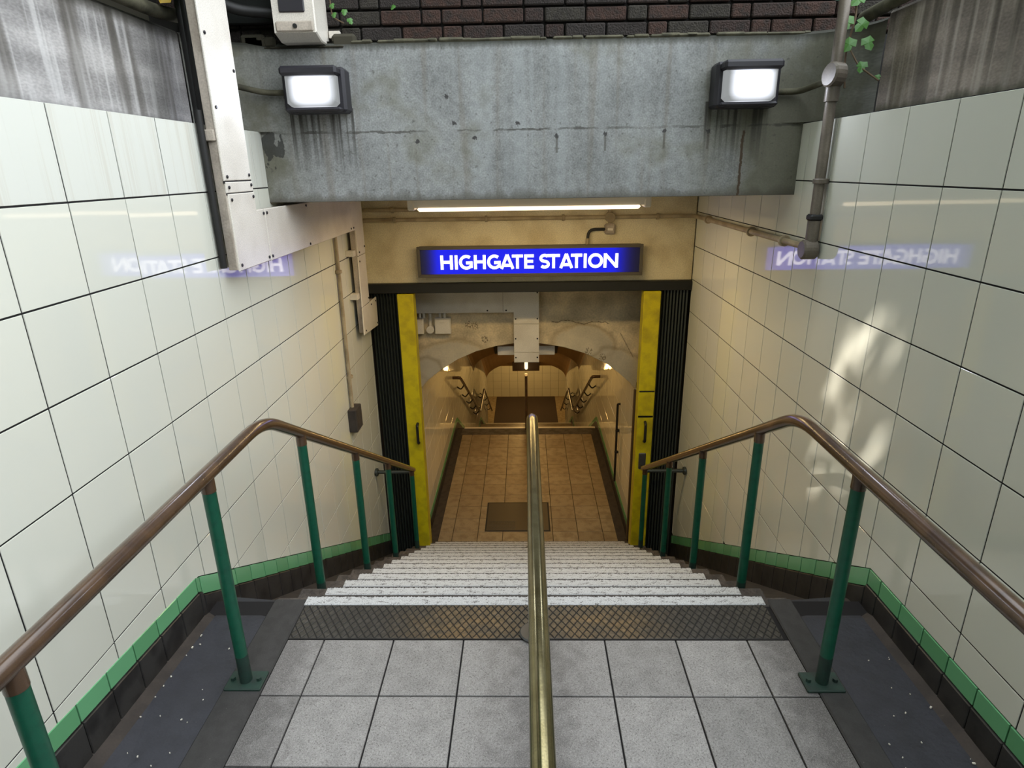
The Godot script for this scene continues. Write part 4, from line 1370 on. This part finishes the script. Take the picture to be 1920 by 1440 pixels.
func lamps() -> void:
	var warm := Color(1.0, 0.875, 0.625)
	# floodlights on the lintel
	for side in 2:
		var x := -3.72 if side == 0 else 3.92
		var y := 7.72 if side == 0 else 7.68
		var g: float = -1.0 if side == 0 else 1.0
		var f := thing("floodlight", V(x, 7.4, 12.3), "square black floodlight glowing white on the left of the lintel" if side == 0 else "square black floodlight glowing white on the right of the lintel", "floodlight", "floodlights on the concrete lintel")
		var h := Shape.new()
		h.box(space(), Vector3(x - 0.56, y - 0.37, 12.0), Vector3(x + 0.56, y + 0.37, 12.41), 0.05)
		part("housing", h, M.lamp_dark, f)
		box_part("hood", Vector3(x - 0.5, y + 0.21, 11.72), Vector3(x + 0.5, y + 0.36, 12.05), 0.04, M.lamp_dark, f)
		box_part("sill", Vector3(x - 0.5, y - 0.36, 11.84), Vector3(x + 0.5, y - 0.29, 12.05), 0.03, M.lamp_dark, f)
		var ln := Shape.new()
		ln.uvf = func(q: Vector3): return Vector2((q.x / S - x + 0.45) / 0.9, (y + 0.24 - q.y / S) / 0.52)
		ln.prism(on_back(12.02), PackedVector2Array([Vector2(x - 0.45, y - 0.22), Vector2(x - 0.38, y - 0.28), Vector2(x + 0.38, y - 0.28), Vector2(x + 0.45, y - 0.22), Vector2(x + 0.45, y + 0.22), Vector2(x - 0.45, y + 0.22)]), 0.0, 0.22, 0.07)
		if side == 0:
			var tex := paint(96, 56, func(px, py):
				var u: float = (px / 96.0 - 0.52) / 0.40
				var w: float = (py / 56.0 - 0.42) / 0.52
				var k := clampf(1.35 - sqrt(u * u * u * u + w * w * w * w), 0.0, 1.0)
				return Color(0.42, 0.42, 0.40).lerp(Color(1, 1, 1), k))
			M.lens = glow(Color(0.93, 0.95, 1.0), 2.3, tex)
		part("lens", ln, M.lens, f, "bright prismatic lens")
		area(f, V(x, y - 0.05, 11.66), Vector3(0, -0.25, 1).normalized(), Vector3.UP, 0.24, 0.14, Color(0.9, 0.93, 1.0), 0.25)
	# tube light under the ceiling behind the lintel
	var tl := thing("tube_light", V(0.08, 5.4, 15.4), "long fluorescent tube light under the ceiling above the sign", "light")
	var th := Shape.new()
	th.prism(Transform3D(Basis(Vector3(0, 0, -S), Vector3(0, S, 0), Vector3(S, 0, 0)), V(0, 0, 0)), PackedVector2Array([Vector2(15.15, 5.71), Vector2(15.65, 5.71), Vector2(15.58, 5.50), Vector2(15.22, 5.50)]), -2.78, 2.96, 0.0, true)
	part("housing", th, M.lamp_body, tl)
	for e: float in [-2.78, 2.82]:
		box_part("end_cap", Vector3(e, 5.44, 15.16), Vector3(e + 0.16, 5.7, 15.64), 0.03, M.lamp_body, tl)
	var df := Shape.new()
	df.box(space(), Vector3(-2.56, 5.41, 15.2), Vector3(2.74, 5.52, 15.6), 0.05)
	part("diffuser", df, glow(Color(1.0, 0.90, 0.74), 2.6), tl, "glowing white diffuser")
	for x: float in [-1.5, 1.6]:
		box_part("bracket", Vector3(x - 0.1, 5.68, 15.3), Vector3(x + 0.1, 5.84, 15.5), 0.01, M.lamp_body, tl)
	area(tl, V(0.09, 5.38, 15.4), Vector3.DOWN, Vector3.BACK, 1.58, 0.1, warm, 2.35)
	# lamps of the passage
	for k in 4:
		var a: Vector3 = [V(0.02, 0.02, 24.0), V(0.02, -2.6, 36.0), V(0.02, -9.35, 53.0), V(0.0, -11.75, 64.5)][k]
		var b: Vector3 = [V(0.02, 0.02, 29.0), V(0.02, -4.9, 40.0), V(0.02, -12.15, 57.9), V(0.0, -11.75, 68.5)][k]
		var l := thing("batten_light", (a + b) * 0.5, ["batten light on the vault just inside the arch", "batten light on the vault over the second flight", "batten light seen end-on, hanging over the third flight", "batten light on the ceiling of the deep hall"][k], "light", "batten lights of the passage")
		var dir := (b - a).normalized()
		var s := Shape.new()
		s.tube(path([a, b]), 0.16 * S, 14)
		part("tube", s, glow(Color(1.0, 0.88, 0.68), 2.2), l)
		var up := Vector3.UP - dir * dir.y
		s = Shape.new()
		s.tube(path([a + Vector3.UP * 0.075, b + Vector3.UP * 0.075]), 0.14 * S, 6)
		part("spine", s, M.lamp_body, l)
		var hang := Shape.new()
		for e: Vector3 in [a.lerp(b, 0.15), a.lerp(b, 0.85)]:
			hang.tube(path([e, e + Vector3.UP * 0.22]), 0.01, 6)
		part("hanger", hang, M.lamp_body, l)
		area(l, (a + b) * 0.5 - up.normalized() * 0.06, -up.normalized(), dir, 0.1, (b - a).length(), Color(1.0, 0.79, 0.46), [1.35, 1.3, 1.4, 3.4][k])
	var bk := Shape.new()
	bk.box(space(), Vector3(-1.34, -12.5, 58.0), Vector3(1.32, -11.2, 58.9), 0.03)
	tag(part("sign_box", bk, M.stem, self), "brown hanging box at the end of the passage vault", "box")


func station_sign() -> void:
	var d := 18.78
	var x0 := -3.25
	var x1 := 3.52
	var y0 := 3.26
	var y1 := 4.18
	var g := thing("station_sign", V(0.1, 3.26, 19.0), "lit blue sign with white letters reading HIGHGATE STATION", "sign")
	box_part("case", Vector3(x0 + 0.02, y0 + 0.02, d + 0.06), Vector3(x1 - 0.02, y1 - 0.02, 19.16), 0.01, M.sign_frame, g)
	var w := 0.095
	var t := on_back(d + 0.06)
	for e in [[Vector2(x0, y0), Vector2(x1, y0), Vector2(x1 - w, y0 + w), Vector2(x0 + w, y0 + w)], [Vector2(x0, y1), Vector2(x1, y1), Vector2(x1 - w, y1 - w), Vector2(x0 + w, y1 - w)], [Vector2(x0, y0), Vector2(x0 + w, y0 + w), Vector2(x0 + w, y1 - w), Vector2(x0, y1)], [Vector2(x1, y0), Vector2(x1 - w, y0 + w), Vector2(x1 - w, y1 - w), Vector2(x1, y1)]]:
		var s := Shape.new()
		s.prism(t, PackedVector2Array(e), 0.0, 0.09, 0.008)
		part("frame", s, M.sign_frame, g)
	var tex := paint(256, 32, func(px, py):
		var u: float = px / 255.0
		var k := smoothstep(0.0, 0.10, u) * smoothstep(1.0, 0.86, u)
		return Color(0.16, 0.12, 0.44).lerp(Color(0.09, 0.13, 1.0), k) * (0.35 + 0.65 * k))
	var pn := Shape.new()
	pn.uvf = func(q: Vector3): return Vector2((q.x / S - x0) / (x1 - x0), (y1 - q.y / S) / (y1 - y0))
	pn.box(space(), Vector3(x0 + w - 0.01, y0 + w - 0.01, d + 0.02), Vector3(x1 - w + 0.01, y1 - w + 0.01, d + 0.07))
	var pm := glow(Color.WHITE, 0.85, tex)
	pm.roughness = 0.2
	part("panel", pn, pm, g, "glowing blue panel")
	# letters drawn with an even stroke; places in the units of a 913 wide line, 1 high
	var lm := glow(Color(1.0, 0.98, 1.0), 2.8)
	var u0 := -2.55
	var uw := 5.335 / 913.0
	var hh := 0.415
	var yb := 3.5
	var sw := 0.082
	var spans := [["H", 617, 680], ["I", 690, 706], ["G", 713, 782], ["H", 790, 850], ["G", 858, 927], ["A", 924, 998], ["T", 986, 1042], ["E", 1049, 1098], ["S", 1127, 1180], ["T", 1168, 1232], ["A", 1229, 1301], ["T", 1289, 1346], ["I", 1353, 1371], ["O", 1377, 1453], ["N", 1457, 1530]]
	for e in spans:
		var xa: float = u0 + (e[1] - 617) * uw
		var xb: float = u0 + (e[2] - 617) * uw
		var s := Shape.new()
		for st in strokes(e[0], xb - xa, hh, sw):
			stroke(s, st, sw, Vector2(xa, yb), d + 0.02)
		part("letter", s, lm, g)
	area(g, V(0.1, 3.72, d - 0.1), Vector3.BACK, Vector3.UP, 1.8, 0.2, Color(0.45, 0.45, 1.0), 0.12)


func arc(c: Vector2, r: Vector2, a0: float, a1: float, k := 16) -> PackedVector2Array:
	var o := PackedVector2Array()
	for i in k + 1:
		var a := deg_to_rad(lerpf(a0, a1, float(i) / k))
		o.append(c + Vector2(cos(a) * r.x, sin(a) * r.y))
	return o


func strokes(ch: String, w: float, h: float, s: float) -> Array:
	var q := s * 0.5
	var l := q
	var r := w - q
	match ch:
		"H":
			return [[Vector2(l, 0), Vector2(l, h)], [Vector2(r, 0), Vector2(r, h)], [Vector2(l, h * 0.52), Vector2(r, h * 0.52)]]
		"I":
			return [[Vector2(w * 0.5, 0), Vector2(w * 0.5, h)]]
		"T":
			return [[Vector2(0, h - q), Vector2(w, h - q)], [Vector2(w * 0.5, 0), Vector2(w * 0.5, h)]]
		"E":
			return [[Vector2(l, 0), Vector2(l, h)], [Vector2(l, q), Vector2(w, q)], [Vector2(l, h * 0.51), Vector2(w * 0.92, h * 0.51)], [Vector2(l, h - q), Vector2(w, h - q)]]
		"A":
			return [[Vector2(l * 1.1, 0), Vector2(w * 0.5, h)], [Vector2(w - l * 1.1, 0), Vector2(w * 0.5, h)], [Vector2(w * 0.22, h * 0.24), Vector2(w * 0.78, h * 0.24)]]
		"N":
			return [[Vector2(l, 0), Vector2(l, h)], [Vector2(r, 0), Vector2(r, h)], [Vector2(l, h - q * 0.4), Vector2(r, q * 0.4)]]
		"O":
			return [arc(Vector2(w * 0.5, h * 0.5), Vector2(w * 0.5 - q, h * 0.5 - q * 0.8), 0, 360, 32)]
		"G":
			var g := arc(Vector2(w * 0.54, h * 0.5), Vector2(w * 0.54 - q, h * 0.5 - q * 0.8), 52, 318, 26)
			return [g, [Vector2(r, h * 0.10), Vector2(r, h * 0.56)], [Vector2(w * 0.52, h * 0.45), Vector2(w, h * 0.45)]]
		"S":
			var rr := h * 0.25 - q * 0.42
			var a := arc(Vector2(w * 0.5, h - rr - q * 0.8), Vector2(w * 0.5 - q, rr), 40, 262, 16)
			a.append_array(arc(Vector2(w * 0.5, rr + q * 0.8), Vector2(w * 0.5 - q, rr), 80, -142, 16))
			return [a]
	return []


func stroke(s: Shape, pts, w: float, at: Vector2, d: float) -> void:
	var k: int = pts.size()
	var lft := PackedVector2Array()
	var rgt := PackedVector2Array()
	for i in k:
		var a: Vector2 = pts[maxi(i - 1, 0)]
		var b: Vector2 = pts[mini(i + 1, k - 1)]
		if k > 20 and (pts[0] as Vector2).distance_to(pts[k - 1]) < 1e-4:
			a = pts[(i - 1 + k - 1) % (k - 1)]
			b = pts[(i + 1) % (k - 1)]
		var t := (b - a).normalized()
		var n := Vector2(-t.y, t.x) * w * 0.5
		lft.append(pts[i] + n + at)
		rgt.append(pts[i] - n + at)
	for i in k - 1:
		var z0 := d
		var z1 := d - 0.03
		s.quad(V(lft[i].x, lft[i].y, z1), V(lft[i + 1].x, lft[i + 1].y, z1), V(rgt[i + 1].x, rgt[i + 1].y, z1), V(rgt[i].x, rgt[i].y, z1), Vector3.BACK)
		var n := (lft[i] - rgt[i])
		s.quad(V(lft[i].x, lft[i].y, z0), V(lft[i + 1].x, lft[i + 1].y, z0), V(lft[i + 1].x, lft[i + 1].y, z1), V(lft[i].x, lft[i].y, z1), Vector3(n.x, n.y, 0))
		s.quad(V(rgt[i].x, rgt[i].y, z0), V(rgt[i + 1].x, rgt[i + 1].y, z0), V(rgt[i + 1].x, rgt[i + 1].y, z1), V(rgt[i].x, rgt[i].y, z1), Vector3(-n.x, -n.y, 0))
	for e in [0, k - 1]:
		var dir: Vector2 = (pts[0] - pts[1]) if e == 0 else (pts[k - 1] - pts[k - 2])
		s.quad(V(lft[e].x, lft[e].y, d), V(rgt[e].x, rgt[e].y, d), V(rgt[e].x, rgt[e].y, d - 0.03), V(lft[e].x, lft[e].y, d - 0.03), Vector3(dir.x, dir.y, 0))


# ---------------------------------------------------------------- plants
func ivy_leaf(size: float, at: Vector3, facing: Vector3, roll: float) -> Shape:
	var s := Shape.new()
	var b := Basis.looking_at(-facing, Vector3.UP) * Basis(Vector3.BACK, roll)
	var o := [Vector2(0, -0.45), Vector2(-0.32, -0.5), Vector2(-0.5, -0.05), Vector2(-0.28, 0.02), Vector2(-0.32, 0.3), Vector2(0, 0.6), Vector2(0.32, 0.3), Vector2(0.28, 0.02), Vector2(0.5, -0.05), Vector2(0.32, -0.5)]
	var c := at + b * Vector3(0, 0, 0.06 * size)
	for i in o.size():
		var p: Vector2 = o[i] * size
		var q: Vector2 = o[(i + 1) % o.size()] * size
		s.tri(c, at + b * Vector3(p.x, p.y, -0.12 * absf(p.x)), at + b * Vector3(q.x, q.y, -0.12 * absf(q.x)), facing)
	return s


func growth(to_sun: Vector3) -> void:
	# ivy hanging at the right corner
	var iv := thing("ivy", V(5.4, 8.6, 11.4), "green ivy trailing over the right corner beside the upright pipe", "ivy")
	tube_part("stem", [V(5.25, 9.4, 11.6), V(5.3, 8.6, 11.3), V(5.15, 8.0, 11.2), V(5.2, 7.5, 11.15)], 0.018, M.stem, iv, 0.2, 6)
	tube_part("stem", [V(5.2, 8.1, 11.2), V(5.3, 7.8, 11.0), V(5.5, 7.55, 10.7)], 0.014, M.stem, iv, 0.1, 6)
	for e in [[5.05, 9.12, 11.5, 0.17, 1], [5.3, 9.1, 11.45, 0.17, 1], [5.02, 8.9, 11.45, 0.2, 1], [5.28, 8.78, 11.3, 0.18, 0], [5.1, 8.45, 11.2, 0.2, 0], [5.32, 8.4, 11.15, 0.17, 0], [5.15, 8.12, 11.1, 0.17, 0], [5.4, 8.12, 11.0, 0.17, 0], [5.33, 7.78, 10.95, 0.14, 0], [5.5, 7.6, 10.75, 0.08, 0], [5.22, 9.4, 11.5, 0.15, 1]]:
		part("leaf", ivy_leaf(e[3] * S * 1.25, V(e[0], e[1], e[2]), Vector3(rng.randf_range(-0.7, 0.0), rng.randf_range(0.0, 0.7), 1).normalized(), rng.randf_range(2.3, 3.9)), M.leaf_dark if e[4] else M.leaf, iv)
	var iw := thing("ivy", V(-3.3, 8.9, 12.5), "small sprig of ivy on the bricks right of the cabinet", "ivy")
	tube_part("stem", [V(-3.42, 9.3, 12.52), V(-3.4, 8.95, 12.5), V(-3.2, 8.85, 12.5)], 0.012, M.stem, iw, 0.1, 6)
	for e in [[-3.38, 9.12, 0.09], [-3.36, 8.98, 0.09], [-3.17, 9.02, 0.1], [-3.08, 8.88, 0.1], [-2.3, 9.08, 0.08]]:
		part("leaf", ivy_leaf(e[2] * S * 1.2, V(e[0], e[1], 12.48), Vector3(rng.randf_range(-0.3, 0.3), 0.5, 1).normalized(), rng.randf_range(2.3, 3.9)), M.leaf, iw)
	var yl := part("fallen_leaf", ivy_leaf(0.1, V(-5.28, 8.9, 10.45), Vector3(0.6, 0.3, 1).normalized(), 2.6), M.leaf_yellow, self)
	tag(yl, "curled yellow leaf caught on the wall top beside the trunking", "leaf")
	# unseen trees and hedge placed to hold back skylight; leaves thinned for the sun dapples
	var lm := Shape.new()
	lm.tri(Vector3(0, 0, -0.1), Vector3(-0.062, 0.014, 0), Vector3(0, 0, 0.1), Vector3.UP)
	lm.tri(Vector3(0, 0, -0.1), Vector3(0.062, 0.014, 0), Vector3(0, 0, 0.1), Vector3.UP)
	var leaf_mesh := lm.mesh()
	var places := [V(-11.0, 8.8, -13.0), V(-10.0, 8.8, -5.0), V(-10.5, 8.8, 3.0), V(-10.0, 8.8, 10.0), V(-11.5, 8.8, 17.0), V(-11.0, 8.8, -21.0), V(-11.0, 8.8, -29.0), V(-3.0, 2.0, -34.0), V(6.0, 2.0, -33.0)]
	var said := ["leafy tree on the left bank, farthest back behind the stairway head", "leafy tree on the left bank behind the stairway head", "leafy tree on the left bank over the left wall", "leafy tree on the left bank level with the lintel", "leafy tree on the left bank beyond the lintel", "unseen tree added on the left bank against skylight, two trees behind the stairway head", "last unseen tree on the left bank, added to block sky behind the stairway head", "unseen tree added far behind the stairway head to block low sky", "second unseen tree added far behind the stairway head to block low sky"]
	for k in 10:
		var base: Vector3 = places[k] if k < 9 else V(-8.5, 8.8, 2.0)
		var tr: Node3D = null
		if k < 9:
			tr = thing("tree", base, said[k], "tree", "unseen trees on the left bank")
			tube_part("trunk", [base - Vector3.UP * 0.3, base + Vector3(0.1, 1.6, 0.1), base + Vector3(0.3, 4.6, -0.1)], 0.5, M.stem, tr, 1.0, 10)
			if k > 6:  # the last two are added out of view to block low sky
				tr.set_meta("group", "unseen trees added against low sky")
		else:
			tr = thing("hedge", base, "unseen leafy hedge added along the left wall top to shade the right wall", "hedge")
		var mm := MultiMesh.new()
		mm.transform_format = MultiMesh.TRANSFORM_3D
		mm.mesh = leaf_mesh
		var xf: Array[Transform3D] = []
		var want := 28000 if k < 9 else 21000
		while xf.size() < want:
			var q := Vector3(rng.randf_range(-1.8, 2.0), rng.randf_range(0.3, 6.0), rng.randf_range(-1.7, 1.7))
			if k < 9:
				q.x += 0.3
				if (q - Vector3(0.5, 3.1, 0)).length() > 3.1 or absf(q.z) > 1.7:
					continue
			else:
				q = Vector3(rng.randf_range(-0.7, 0.7), rng.randf_range(0.0, 1.5), rng.randf_range(-5.0, 8.0))
			var wp := base + q
			if k in [7, 8] or (wp.x < -1.85 and (wp.x < -2.15 or wp.y > 3.4)) or (wp.y > 4.0 and wp.x < -1.1):
				pass
			else:
				continue
			var thin := false
			for e: Array in HOLES:
				var rel: Vector3 = wp - V(RX, e[0], e[1])
				if (rel - to_sun * rel.dot(to_sun)).length() < e[2]:
					thin = true
			if thin and rng.randf() < 0.95:
				continue
			xf.append(Transform3D(Basis.from_euler(Vector3(rng.randf_range(-1.2, 1.2), rng.randf() * TAU, rng.randf_range(-1.2, 1.2))) * Basis.from_scale(Vector3.ONE * rng.randf_range(0.8, 1.5)), q))
		mm.instance_count = xf.size()
		for i in xf.size():
			mm.set_instance_transform(i, xf[i])
		var mi := MultiMeshInstance3D.new()
		mi.name = "foliage"
		mi.multimesh = mm
		mi.material_override = M.leaf
		mi.set_meta("kind", "stuff")
		tr.add_child(mi, true)
